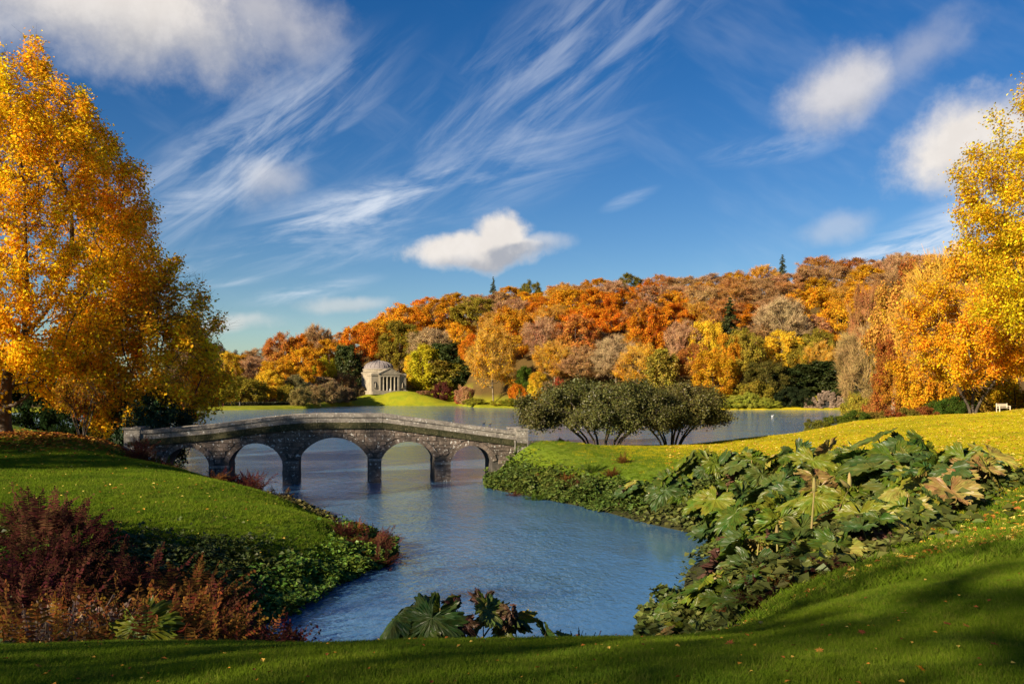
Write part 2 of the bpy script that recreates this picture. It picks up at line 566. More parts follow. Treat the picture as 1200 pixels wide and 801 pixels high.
# polar sheet, fine in front of the camera and out to the horizon
ang = np.concatenate([np.linspace(-180, -45, 46)[:-1], np.linspace(-45, 45, 451), np.linspace(45, 180, 46)[1:-1]])
rad = np.concatenate([[0.0], np.geomspace(1.0, 4.0, 8), np.geomspace(4.2, 130, 215), np.geomspace(133, 760, 120), np.geomspace(790, 6000, 22)])
AA, RR = np.meshgrid(np.radians(ang), rad)
GX, GY = (np.sin(AA) * RR).ravel(), (np.cos(AA) * RR).ravel()
GZ = ground(GX, GY)
na, nr = len(ang), len(rad)
ii, jj = np.meshgrid(np.arange(nr - 1), np.arange(na), indexing='ij')
j2 = (jj + 1) % na
GQ = np.stack([ii * na + jj, (ii + 1) * na + jj, (ii + 1) * na + j2, ii * na + j2], -1).reshape(-1, 4)[:, ::-1]


def lawn_mask(x, y):
    """1 where mown grass grows; beds, banks and woodland floor are 0"""
    px = 600 + 1000 * x / np.maximum(y, 1)
    off = y - shore_y(px)
    r = np.hypot(x, y)
    wood = sstep(20, 34, off) * (np.abs(x - TEMPLE[0] - 2) > 44) * (r > 180) + (r > 180) * sstep(38, 46, off)
    wood = np.where(px < 392, sstep(30, 36, off) * (r > 180), wood)
    return 1 - np.clip(wood, 0, 1)


gully = ((GX < -3.5) & (GY > 12.0) & (GY < 40) & (GX > -40)).astype(float)
fern_line = np.interp(GX, [-40, -22, -16, -12, -9.0, -7], [29, 27.5, 26.5, 27.5, 29, 30])
gully *= 1 - sstep(-1.0, 0.5, GY - fern_line)
slope_bed = ((GY > 11.8) & (GY < 24) & (GX < 5)).astype(float)
bed = ((GX > 3.0) & (GX < 15) & (GY > 15) & (GY < 46)).astype(float) * (1 - sstep(2.2, 3.0, GZ))
soil = np.clip(np.maximum.reduce([gully, slope_bed, bed]) + (1 - sstep(0.10, 0.55, GZ)) * (np.hypot(GX, GY) < 150), 0, 1)
litter = np.exp(-(((GX + 36) / 10.0) ** 2 + ((GY - 57.5) / 5.5) ** 2)) * 1.25
lm = lawn_mask(GX, GY)
sunlit_sere = np.clip(sstep(6, 30, GX) * sstep(16, 40, GY) + sstep(-3, 20, GX) * sstep(50, 70, GY), 0, 1) * 0.75 + (np.hypot(GX, GY) > 180) * 0.35  # yellowed grass tint, with sunlit brightness painted in by region
terr = mesh_np('terrain', np.stack([GX, GY, GZ], -1), quads=GQ, smooth=True,
               attrs={'soil': ('POINT', soil), 'litter': ('POINT', litter), 'lawn': ('POINT', lm), 'sunlit_sere': ('POINT', np.clip(sunlit_sere, 0, .92))})
m, g = new_mat('ground_cover')
A_ = lambda k: g.n('ShaderNodeAttribute', attribute_name=k).outputs['Fac']
geo = g.n('ShaderNodeNewGeometry').outputs['Position']
n1 = g.noise(geo, 0.35, 4.0)
n4 = g.noise(geo, 1.3, 5.0, 0.7)
n2 = g.noise(geo, 3.0, 5.0, 0.65)
n3 = g.noise(geo, 22.0, 4.0, 0.7)
gc = g.mix(g.ramp(n1, 0.3, 0.7), (0.088, 0.155, 0.010), (0.140, 0.215, 0.012))
gc = g.mix(g.ramp(n2, 0.40, 0.68, 0, 0.6), gc, (0.075, 0.115, 0.010))
gc = g.mix(g.ramp(n3, 0.45, 0.75, 0, 0.6), gc, (0.18, 0.20, 0.02))
gc = g.mix(g.math('MULTIPLY', A_('sunlit_sere'), g.ramp(g.noise(geo, 0.16, 5.0, 0.65), 0.36, 0.60, 0.45, 1.0)), gc, g.mix(n2, (0.52, 0.40, 0.010), (0.62, 0.47, 0.014)))
gc = g.mix(g.ramp(n4, 0.52, 0.74, 0, 0.6), gc, (0.075, 0.085, 0.016))
sc_ = g.mix(g.ramp(n2, 0.35, 0.7), (0.030, 0.030, 0.012), (0.060, 0.062, 0.018))
wc = g.mix(g.ramp(n2, 0.35, 0.7), (0.06, 0.045, 0.014), (0.16, 0.09, 0.025))
lit = g.mix(g.ramp(n3, 0.35, 0.65), (0.17, 0.06, 0.018), (0.34, 0.13, 0.025))
A = lambda k: g.n('ShaderNodeAttribute', attribute_name=k).outputs['Fac']
col = g.mix(A('lawn'), wc, gc)
col = g.mix(A('soil'), col, sc_)
lf = g.ramp(g.math('ADD', A('litter'), g.math('MULTIPLY', g.math('SUBTRACT', n3, 0.5), 1.6)), 0.35, 0.75)
col = g.mix(lf, col, lit)
p = g.n('ShaderNodeBsdfPrincipled')
g.l(col, p.inputs['Base Color'])
p.inputs['Roughness'].default_value = 0.95
p.inputs['Specular IOR Level'].default_value = 0.1
b = g.n('ShaderNodeBump')
b.inputs['Strength'].default_value = 0.7
b.inputs['Distance'].default_value = 0.08
g.l(g.math('ADD', g.math('MULTIPLY', n3, 0.6), n2), b.inputs['Height'])
g.l(b.outputs[0], p.inputs['Normal'])
finish(g, p.outputs[0])
terr.materials.append(m)
terrain = obj('terrain', terr)
terrain['kind'] = 'structure'
terrain['label'] = 'rolling parkland of lawns, banks and wooded hillside round the lake'

# ---- the lake
wv = np.array([(-1500, 8, 0), (1500, 8, 0), (1500, 1500, 0), (-1500, 1500, 0)], float)
lake_me = mesh_np('lake', wv, quads=[[0, 1, 2, 3]])
m, g = new_mat('lake_water')
geo = g.n('ShaderNodeNewGeometry').outputs['Position']
w1 = g.noise(g.mapping(geo, (0, 0, 0), (0, 0, 0.5), (1.0, 0.55, 1)), 4.6, 4.0, 0.6, 0.5)
w2 = g.noise(g.mapping(geo, (3, 1, 0), (0, 0, 0.2), (1.0, 0.5, 1)), 0.75, 2.0, 0.5, 0.3)
calm = g.ramp(g.noise(g.mapping(geo, (0, 4, 0), (0, 0, 0.1), (0.35, 1.0, 1)), 0.11, 2.0), 0.38, 0.60, 0.38, 1.0)
sp = g.n('ShaderNodeSeparateXYZ')
g.l(geo, sp.inputs[0])
# the creek below the bank on the right lies sheltered from the wind
shel = g.ramp(g.math('MULTIPLY_ADD', sp.outputs[0], 0.8, g.math('MULTIPLY', sp.outputs[1], -0.05)), -1.5, 3.0, 1.0, 0.22)
shel = g.math('MAXIMUM', shel, g.ramp(sp.outputs[1], 52, 110, 0, 2.2))
hgt = g.math('ADD', w1, g.math('MULTIPLY', w2, 1.6))
b = g.n('ShaderNodeBump')
g.l(g.math('MULTIPLY', g.math('MULTIPLY', calm, shel), 0.8), b.inputs['Strength'])
b.inputs['Distance'].default_value = 0.12
g.l(hgt, b.inputs['Height'])
p = g.n('ShaderNodeBsdfPrincipled')
p.inputs['Base Color'].default_value = (0.058, 0.145, 0.255, 1)
p.inputs['Roughness'].default_value = 0.06
p.inputs['IOR'].default_value = 2.1
g.l(b.outputs[0], p.inputs['Normal'])
finish(g, p.outputs[0])
lake_me.materials.append(m)
lake = obj('lake', lake_me)
lake['kind'] = 'structure'
lake['label'] = 'rippled blue lake water under the bridge'
# ------------------------------------------------------------------ the bridge
BR = math.radians(11)
BA = np.array([math.cos(BR), math.sin(BR)])
BO = np.array([-26.33, 58.52])
BT = 3.4                                        # width of the bridge


def bY(px):
    u = (px - 600) / FPX
    return 63.64 / (1 - 0.1944 * u)


def bs(px):
    u, Y = (px - 600) / FPX, bY(px)
    return float((np.array([u * Y, Y]) - BO) @ BA)


def bz(px, py):
    return CAM_H + (HOR - py) / FPX * bY(px)


TOPP = [(150, 503.5), (177, 503.5), (247, 497.5), (307, 489.5), (340, 486.2), (372, 484.6), (448, 484.6), (500, 491.3), (560, 499.5), (604, 505.5), (617, 506.5)]
TOP_S = [bs(a) for a, b in TOPP]
TOP_Z = [bz(a, b) for a, b in TOPP]
BL = bs(617)


def topz(s):
    return float(np.interp(s, TOP_S, TOP_Z))


def corz(s):
    return topz(s) - 1.06


ARCH = []
for (a, b_, cy, sy) in ((193, 245, 524, 546), (268, 331, 519, 541), (350, 432, 512.5, 538), (447, 509.5, 517, 537), (528, 577, 522, 541)):
    s0, s1 = bs(a), bs(b_)
    mid = (a + b_) / 2
    zc, zs = bz(mid, cy), bz(mid, sy)
    h = (s1 - s0) / 2
    rise = min(zc - zs, h * 0.96)
    zs = zc - rise
    Rr = (h * h + rise * rise) / (2 * rise)
    ARCH.append((s0, s1, (s0 + s1) / 2, zc - Rr, Rr, zs))
RING = 0.36


def intr(s):
    for (s0, s1, c, cz, Rr, zs) in ARCH:
        if s0 <= s <= s1:
            return cz + math.sqrt(max(Rr * Rr - (s - c) ** 2, 0))
    return None


def ring_top(s):
    for (s0, s1, c, cz, Rr, zs) in ARCH:
        ro = Rr + RING
        if abs(s - c) < ro:
            z = cz + math.sqrt(ro * ro - (s - c) ** 2)
            if z > zs - 0.05:
                return z
    return None


bridge = empty('stone_bridge', (BO[0], BO[1], 0), 'old five-arched grey stone bridge spanning the lake', 'bridge', rz=BR)
# core of the bridge (the mortar behind the stones, soffits and jambs)
ss = set(np.linspace(0, BL, 150).tolist())
for (s0, s1, *_r) in ARCH:
    ss |= set(np.linspace(s0 + 1e-4, s1 - 1e-4, 25).tolist()) | {s0 - 1e-4, s1 + 1e-4}
ss = sorted(ss)
cv, cq = [], []
T0, T1 = 0.035, BT
for s in ss:
    b_ = intr(s)
    b_ = -1.2 if b_ is None else b_
    t_ = corz(s) + 0.1
    cv += [(s, T0, b_), (s, T0, t_), (s, T1, t_), (s, T1, b_)]
for i in range(len(ss) - 1):
    a, b_ = 4 * i, 4 * i + 4
    for k in range(4):
        k2 = (k + 1) % 4
        cq.append([a + k, b_ + k, b_ + k2, a + k2])
cq.append([0, 1, 2, 3])
n = 4 * (len(ss) - 1)
cq.append([n + 3, n + 2, n + 1, n])
obj('core', mesh_np('bridge_core', cv, cq, mat=M_MORTAR), bridge)


def jb(a):
    return R.uniform(-a, a)


def stone_poly(name, bot, top, t0, t1, mat, inset=0.012, cham=0.02):
    """a stone whose face is bounded by two polylines (s, z); front face chamfered"""
    nb = len(bot)
    outline = bot + top[::-1]
    c = np.mean(np.array(outline), 0)
    V, Q, Tt = [], [], []
    n = len(outline)
    back = [(s + (inset if s < c[0] else -inset), t1, z + (inset if z < c[1] else -inset)) for s, z in outline]
    mid_ = [(s + (inset if s < c[0] else -inset), t0 + cham, z + (inset if z < c[1] else -inset)) for s, z in outline]
    k = inset + cham
    fr = [(s + (k if s < c[0] else -k), t0 + jb(0.008), z + (k if z < c[1] else -k)) for s, z in outline]
    V = back + mid_ + fr
    for i in range(n):
        j = (i + 1) % n
        Q.append([i, j, n + j, n + i])
        Q.append([n + i, n + j, 2 * n + j, 2 * n + i])
    for i in range(nb - 1):
        Q.append([2 * n + i, 2 * n + i + 1, 2 * n + n - 2 - i, 2 * n + n - 1 - i])
    return obj(name, mesh_np(name, V, Q, mat=mat), bridge)


# voussoirs, both faces
for (s0, s1, c, cz, Rr, zs) in ARCH:
    half = math.asin(min(1, (s1 - c) / Rr))
    nv = max(9, int(round(2 * half * Rr / 0.36)) | 1)
    for face in (0, 1):
        for i in range(nv):
            a0, a1 = -half + 2 * half * i / nv, -half + 2 * half * (i + 1) / nv
            am = (a0 + a1) / 2
            ro = Rr + RING + jb(0.04)
            P = lambda a, r: (c + r * math.sin(a), cz + r * math.cos(a))
            g_ = 0.012 / Rr
            pr = 0.045 + jb(0.025)
            tf, tb = (-pr, 0.3) if face == 0 else (BT + pr, BT - 0.3)
            mb = MB()
            pts = [P(a0 + g_, Rr - 0.004), P(a1 - g_, Rr - 0.004), P(a1 - g_, ro), P(a0 + g_, ro)]
            lo = [(s, tf, z) for s, z in pts]
            hi = [(s, tb, z) for s, z in pts]
            mb.hexa(lo + hi)
            mb.build('voussoir', M_WALL, bridge)

# spandrel and abutment stones in uneven courses, front and back
for face in (0, 1):
    z = 0.05
    while z < 4.3:
        ch = R.uniform(0.24, 0.40)
        z1 = z + ch
        s = jb(0.3) - 0.2
        while s < BL:
            ln = R.uniform(0.4, 0.95)
            e0, e1 = max(0, s), min(BL, s + ln)
            s += ln
            if e1 - e0 < 0.12:
                continue
            # split at jambs
            segs = [(e0, e1)]
            for (s0, s1, *_r) in ARCH:
                new = []
                for (p0, p1) in segs:
                    if z1 < _r[3] + 0.02:                      # below the springing: cut the opening out
                        if p0 < s0 - 0.01: new.append((p0, min(p1, s0)))
                        if p1 > s1 + 0.01: new.append((max(p0, s1), p1))
                    else:
                        new.append((p0, p1))
                segs = new
            for (p0, p1) in segs:
                if p1 - p0 < 0.14:
                    continue
                xs = np.linspace(p0, p1, 5)
                bot, top = [], []
                for x in xs:
                    rt = ring_top(x)
                    b0 = z if rt is None else max(z, rt + 0.01)
                    ii_ = intr(x)
                    if ii_ is not None and rt is None:
                        b0 = max(b0, ii_ + RING)
                    t0_ = min(z1, corz(x) - 0.01)
                    bot.append((float(x), b0))
                    top.append((float(x), t0_))
                keep = [i for i in range(5) if top[i][1] - bot[i][1] > 0.05]
                if len(keep) < 3 or keep[-1] - keep[0] != len(keep) - 1:
                    continue
                bot, top = [bot[i] for i in keep], [top[i] for i in keep]
                pr = R.uniform(0.0, 0.05)
                if face == 0:
                    stone_poly('stone', bot, top, -pr, 0.2, M_WALL)
                elif R.random() < 0.25:
                    stone_poly('stone', bot, top, BT + pr, BT - 0.2, M_WALL)
        z = z1

# mossy cornice, parapet panels and coping, stone by stone on both sides
kinks = [0.0] + [s for s in TOP_S[1:-1]] + [BL]


def run(step):
    out = []
    for a, b_ in zip(kinks[:-1], kinks[1:]):
        k = max(1, int(round((b_ - a) / step)))
        for i in range(k):
            out.append((lerp(a, b_, i / k), lerp(a, b_, (i + 1) / k)))
    return out


def slant(name, s0, s1, d0, d1, t0, t1, mat, gap=0.008):
    s0, s1 = s0 + gap, s1 - gap
    z0, z1 = topz(s0), topz(s1)
    mb = MB().hexa([(s0, t0, z0 - d0), (s1, t0, z1 - d0), (s1, t1, z1 - d0), (s0, t1, z0 - d0),
                    (s0, t0, z0 - d1), (s1, t0, z1 - d1), (s1, t1, z1 - d1), (s0, t1, z0 - d1)])
    return mb.build(name, mat, bridge)


for side in (0, 1):
    for (a, b_) in run(1.05):
        j = jb(0.012)
        w = (-0.17 + j, 0.50) if side == 0 else (BT - 0.50, BT + 0.17 + j)
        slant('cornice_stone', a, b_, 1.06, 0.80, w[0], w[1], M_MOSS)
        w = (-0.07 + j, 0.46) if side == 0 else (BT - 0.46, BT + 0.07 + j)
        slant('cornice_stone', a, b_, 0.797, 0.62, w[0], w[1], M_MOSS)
    for (a, b_) in run(1.35):
        j = jb(0.012)
        w = (0.0 + j, 0.38) if side == 0 else (BT - 0.38, BT + j)
        slant('parapet_block', a, b_, 0.617, 0.243, w[0], w[1], M_COPE)
    for (a, b_) in run(1.15):
        j = jb(0.014)
        w = (-0.09 + j, 0.45) if side == 0 else (BT - 0.45, BT + 0.09 + j)
        o = slant('coping_stone', a, b_, 0.24, j * 0.6, w[0], w[1], M_COPE)
    # end piers of the parapet
    for (sa, sb, zt, zb, mt) in ((-0.25, 0.78, topz(0) + 0.03, 1.9, M_COPE), (BL - 0.78, BL + 0.10, topz(BL) + 0.16, 1.6, M_COPE)):
        w = (-0.13, 0.55) if side == 0 else (BT - 0.55, BT + 0.13)
        hsz = (zt - zb) / 4
        for k in range(4):
            MB().box(sa + jb(.01), sb + jb(.01), w[0] + jb(.01), w[1], zb + k * hsz + .006, zb + (k + 1) * hsz - .006).build('pier_block', mt, bridge)
        MB().box(sa - 0.06, sb + 0.06, w[0] - 0.06, w[1] + 0.06, zt, zt + 0.13).build('pier_cap', M_COPE, bridge)
for (a, b_) in run(2.2):
    slant('deck_slab', a, b_, 1.05, 0.72, 0.51, BT - 0.51, M_MORTAR)
# river piers with rough footings
for k in range(4):
    pa, pb = ARCH[k][1], ARCH[k + 1][0]
    zs = min(ARCH[k][5], ARCH[k + 1][5])
    for (t0, t1) in ((-0.22, 0.25), (BT - 0.25, BT + 0.22)):
        z = -0.9
        while z < zs - 0.25:
            z1 = min(z + R.uniform(0.30, 0.42), zs - 0.14)
            cut = lerp(pa, pb, R.uniform(0.35, 0.65))
            for (x0, x1) in ((pa + 0.01, cut - 0.01), (cut + 0.01, pb - 0.01)):
                MB().box(x0 + jb(.02), x1 + jb(.02), t0 + jb(.03), t1, z + .01, z1 - .01).build('pier_stone', M_WALL, bridge)
            z = z1
        MB().box(pa - 0.005, pb + 0.005, t0 - 0.05, t1 + 0.02, z + .005, z + 0.17).build('pier_cap', M_COPE, bridge)
# drain pipe strip at the right abutment
ps = bs(603)
MB().box(ps - 0.05, ps + 0.06, -0.2, -0.05, 1.2, corz(ps) + 0.4).build('buttress_strip', M_COPE, bridge)

# ------------------------------------------------------------------ the domed temple on the far lawn
TX, TY = TEMPLE
TZ = gz(TX, TY + 4) - 0.25
trot = math.radians(20 + 8.5)
temple = empty('domed_temple', (TX + 1.5, TY + 3, TZ), 'pale stone domed temple with columned portico on a lawn across the lake', 'temple', rz=trot)
# local frame: facade on y=0 facing -y, x to the right
def tb(name, boxes, mat=M_TEMPLE, parent=None):
    mb = MB()
    for bx in boxes:
        mb.box(*bx)
    return mb.build(name, mat, parent or temple)


tb('podium', [(-9.9, 9.9, -1.6, 24, -1.5, 0.5), (-9.9 + .4, 9.9 - .4, -2.2, -1.6, -1.5, 0.16)])
tb('wing', [(-9.5, -5.35, 0, 7, 0.5, 8.2)])
tb('wing', [(5.35, 9.5, 0, 7, 0.5, 8.2)])
tb('cornice', [(-9.8, -5.2, -.3, 7.2, 8.2, 8.75)])
tb('cornice', [(5.2, 9.8, -.3, 7.2, 8.2, 8.75)])
tb('parapet', [(-9.5, -5.35, 0, 6.9, 8.75, 9.5)])
tb('parapet', [(5.35, 9.5, 0, 6.9, 8.75, 9.5)])
tb('porch_wall', [(-5.35, 5.35, 6.0, 6.6, 0.5, 8.2)], M_TEMPLE)
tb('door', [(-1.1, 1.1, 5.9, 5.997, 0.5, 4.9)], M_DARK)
for sx in (-7.4, 7.4):
    nb = tb('niche_shade_panel', [(sx - .75, sx + .75, -0.02, 0.05, 2.0, 5.0)], M_DARK)  # flat dark panel, paints the shade of a hollow niche
    mb = MB().lathe([(0.05, 2.05), (0.45, 2.05), (0.42, 2.5), (0.30, 3.1), (0.38, 3.7), (0.22, 4.0), (0.12, 4.15), (0.2, 4.35), (0.16, 4.6), (0.02, 4.68)], 10, sx, -0.22)
    mb.build('statue', M_TEMPLE, temple, True)
    tb('niche_sill', [(sx - .95, sx + .95, -0.5, -0.02, 1.75, 2.0)])
for cx in (-5.0, -3.05, -1.02, 1.02, 3.05, 5.0):
    if abs(cx) > 4:
        tb('pilaster', [(cx - .42, cx + .42, -0.75, 3.4, 0.5, 7.7), (cx - .5, cx + .5, -.83, 0, 7.2, 7.7)])
    else:
        mb = MB().lathe([(0.58, 0.5), (0.58, 0.7), (0.46, 0.85), (0.44, 3.5), (0.37, 6.9), (0.5, 7.2), (0.56, 7.65), (0.56, 7.7), (0, 7.7)], 16, cx, -0.3)
        mb.build('column', M_TEMPLE, temple, True)
tb('entablature', [(-5.6, 5.6, -0.85, 6.0, 7.7, 8.7), (-5.85, 5.85, -1.05, 6.0, 8.7, 8.95)])
mb = MB()
mb.v += [(-6.1, -1.1, 8.95), (6.1, -1.1, 8.95), (0, -1.1, 11.9), (-6.1, 9, 8.95), (6.1, 9, 8.95), (0, 9, 11.9)]
mb.t += [[0, 1, 2], [5, 4, 3]]
mb.q += [[0, 2, 5, 3], [2, 1, 4, 5], [1, 0, 3, 4]]
ped = mb.build('pediment', M_TEMPLE, temple)
mb = MB()
for sx in (-1, 1):
    mb.hexa([(sx * 6.4 if sx < 0 else 0, -1.4, 8.95 if sx < 0 else 12.05), (0 if sx < 0 else 6.4, -1.4, 12.05 if sx < 0 else 8.95),
             (0 if sx < 0 else 6.4, -0.9, 12.05 if sx < 0 else 8.95), (sx * 6.4 if sx < 0 else 0, -0.9, 8.95 if sx < 0 else 12.05),
             (sx * 6.4 if sx < 0 else 0, -1.4, 9.35 if sx < 0 else 12.45), (0 if sx < 0 else 6.4, -1.4, 12.45 if sx < 0 else 9.35),
             (0 if sx < 0 else 6.4, -0.9, 12.45 if sx < 0 else 9.35), (sx * 6.4 if sx < 0 else 0, -0.9, 9.35 if sx < 0 else 12.45)])
mb.build('raking_cornice', M_TEMPLE, ped)
rc = 15.5
MB().lathe([(9.0, 0), (9.0, 9.6), (9.35, 9.7), (9.35, 10.2), (8.9, 10.3)], 40, 0, rc).build('rotunda', M_TEMPLE, temple)
MB().lathe([(8.3, 10.5), (8.3, 11.5), (8.65, 11.6), (8.65, 11.95), (8.2, 12.0), (0, 12.0)], 40, 0, rc).build('drum', M_TEMPLE, temple)
dome = MB().lathe([(8.1, 11.9), (8.1, 12.3), (7.75, 12.35), (7.7, 12.7)] + [(7.7 * math.cos(t), 12.7 + 3.6 * math.sin(t)) for t in np.linspace(0.05, 1.40, 12)], 40, 0, rc).build('dome', M_LEAD, temple, True)
MB().lathe([(1.35, 16.15), (1.35, 16.5), (1.0, 16.65), (0, 16.7)], 16, 0, rc).build('oculus_cap', M_LEAD, dome)
for k in range(20):
    t = 2 * math.pi * k / 20
    pts = [(7.76 * math.cos(e) * math.cos(t), rc + 7.76 * math.cos(e) * math.sin(t), 12.7 + 3.66 * math.sin(e)) for e in np.linspace(0.02, 1.38, 8)]
    MB().tube(pts, 0.16, 5).build('rib', M_LEAD, dome)
# ------------------------------------------------------------------ trees
def lobed(rng, N, cz, rx, rz, lobes, lobe_r, cut=None, shell=0.5, drop=1.0, ctrs=None):
    """points through an uneven crown: lobes spread over an ellipsoid"""
    k = np.arange(lobes) + 0.5
    ph = np.arccos(np.clip(1 - (1 + 0.75 * drop) * k / lobes, -1, 1))
    th = np.pi * (1 + 5 ** 0.5) * k + rng.random(lobes) * 0.7
    d = np.stack([np.sin(ph) * np.cos(th), np.sin(ph) * np.sin(th), np.cos(ph)], -1)
    rr = shell + (1 - shell) * rng.random(lobes) ** 0.4
    C = d * rr[:, None] * np.array([rx - lobe_r * .6, rx - lobe_r * .6, rz - lobe_r * .6]) + np.array([0, 0, cz])
    if ctrs is not None:
        C = np.vstack([C, ctrs])
    lr = lobe_r * (0.7 + 0.6 * rng.random(len(C)))
    idx = rng.integers(0, len(C), N)
    v = rng.normal(size=(N, 3))
    v /= np.linalg.norm(v, axis=1)[:, None]
    p = C[idx] + v * (lr[idx] * rng.random(N) ** 0.45)[:, None] * np.array([1, 1, 0.8])
    if cut is not None:
        p = p[p[:, 2] > cut]
    return p


def colonise(rng, pts, trunk, step, infl, kill, iters=160, up=0.05, maxn=9000):
    nodes = [np.array(t, float) for t in trunk]
    par = [-1] + list(range(len(trunk) - 1))
    P = np.array(nodes)
    nd = np.full(len(pts), 1e9)
    ni = np.zeros(len(pts), int)

    def upd(new, base):
        for i0 in range(0, len(new), 400):
            D = np.linalg.norm(pts[:, None] - new[None, i0:i0 + 400], axis=2)
            a = D.argmin(1)
            m_ = D[np.arange(len(pts)), a]
            w = m_ < nd
            nd[w] = m_[w]
            ni[w] = base + i0 + a[w]
    upd(P, 0)
    alive = nd > kill
    nch = np.zeros(maxn * 2, int)
    for it in range(iters):
        act = alive & (nd < infl)
        if not act.any():
            if not alive.any():
                break
            infl *= 1.5
            if infl > 60: break
            continue
        d = pts[act] - P[ni[act]]
        d /= np.linalg.norm(d, axis=1)[:, None] + 1e-9
        u, inv = np.unique(ni[act], return_inverse=True)
        S = np.zeros((len(u), 3))
        np.add.at(S, inv, d)
        S += rng.normal(size=S.shape) * 0.22
        S[:, 2] += up
        S /= np.linalg.norm(S, axis=1)[:, None] + 1e-9
        ok = nch[u] < 4
        u, S = u[ok], S[ok]
        if len(u) == 0:
            break
        new = P[u] + S * step
        base = len(P)
        P = np.vstack([P, new])
        par += u.tolist()
        nch[u] += 1
        upd(new, base)
        alive &= nd > kill
        if len(P) > maxn:
            break
    return P, np.array(par)


def radii(P, par, tip, e=2.3):
    n = len(P)
    acc = np.zeros(n)
    r = np.zeros(n)
    for i in range(n - 1, -1, -1):
        r[i] = max(acc[i], tip ** e) ** (1 / e)
        if par[i] >= 0:
            acc[par[i]] += r[i] ** e
    return r


def limbs(P, par, r, k=5, rmax=None, flare=0.0, rmin=0.0):
    idx = np.nonzero((par >= 0) & (r >= rmin))[0]
    a, b = P[par[idx]], P[idx]
    rb = r[idx]
    ra = np.minimum(r[par[idx]], rb * 1.35)
    if rmax:
        ra, rb = np.minimum(ra, rmax), np.minimum(rb, rmax)
    if flare:
        z0 = P[0, 2]
        ra = ra * (1 + flare * np.exp(-(a[:, 2] - z0) / 0.9))
        rb = rb * (1 + flare * np.exp(-(b[:, 2] - z0) / 0.9))
    d = b - a
    d /= np.linalg.norm(d, axis=1)[:, None] + 1e-9
    h = np.where(np.abs(d[:, 2:3]) < 0.9, np.array([[0, 0, 1.0]]), np.array([[1.0, 0, 0]]))
    x = np.cross(d, h)
    x /= np.linalg.norm(x, axis=1)[:, None]
    y = np.cross(d, x)
    t = np.arange(k) * 2 * np.pi / k
    ring = x[:, None] * np.cos(t)[None, :, None] + y[:, None] * np.sin(t)[None, :, None]
    V = np.concatenate([a[:, None] + ring * ra[:, None, None], b[:, None] + ring * rb[:, None, None]], 1)
    base = np.arange(len(idx))[:, None] * 2 * k
    j = np.arange(k)
    j2 = (j + 1) % k
    Q = np.stack([base + j, base + j2, base + k + j2, base + k + j], -1).reshape(-1, 4)
    return V.reshape(-1, 3), Q


def leaves(rng, C, size, up=0.5, out=None, outw=0.6, asp=0.75, fold=0.18, droop=0.0, sv=0.48):
    """one bent rhombus per leaf centre"""
    n = len(C)
    nrm = rng.normal(size=(n, 3))
    nrm /= np.linalg.norm(nrm, axis=1)[:, None]
    nrm[:, 2] += up
    if out is not None:
        o = C - out
        o /= np.linalg.norm(o, axis=1)[:, None] + 1e-6
        nrm += o * outw
    nrm /= np.linalg.norm(nrm, axis=1)[:, None] + 1e-9
    a = rng.normal(size=(n, 3))
    a[:, 2] -= droop
    a -= nrm * (a * nrm).sum(1)[:, None]
    a /= np.linalg.norm(a, axis=1)[:, None] + 1e-9
    b = np.cross(nrm, a)
    s = size * (1 - sv + 2 * sv * rng.random(n))[:, None]
    V = np.stack([C - a * s * .5, C + b * s * .5 * asp + nrm * s * fold, C + a * s * .5, C - b * s * .5 * asp + nrm * s * fold], 1)
    Q = np.arange(4 * n).reshape(n, 4)
    return V.reshape(-1, 3), Q


def leaf_mesh(name, V, Q, mat, rng, patch=None):
    n = len(Q)
    return mesh_np(name, V, Q, mat=mat, attrs={'tone': ('FACE', rng.random(n)), 'tint': ('FACE', rng.random(n))})


def twig_tufts(rng, P, par, sel, n, length, width, spread=0.9, up=0.25):
    """fine bare twigs: slivers fanning out from the branch tips"""
    i = rng.choice(sel, n)
    d = P[i] - P[par[i]]
    d /= np.linalg.norm(d, axis=1)[:, None] + 1e-9
    d = d + rng.normal(size=(n, 3)) * spread * 0.5
    d[:, 2] += up
    d /= np.linalg.norm(d, axis=1)[:, None] + 1e-9
    L = length * (0.5 + rng.random(n))[:, None]
    s = np.cross(d, rng.normal(size=(n, 3)))
    s /= np.linalg.norm(s, axis=1)[:, None] + 1e-9
    a = P[i] + rng.normal(size=(n, 3)) * length * 0.18
    V = np.stack([a - s * width, a + s * width, a + d * L + s * width * .25, a + d * L - s * width * .25], 1)
    return V.reshape(-1, 3), np.arange(4 * n).reshape(n, 4)


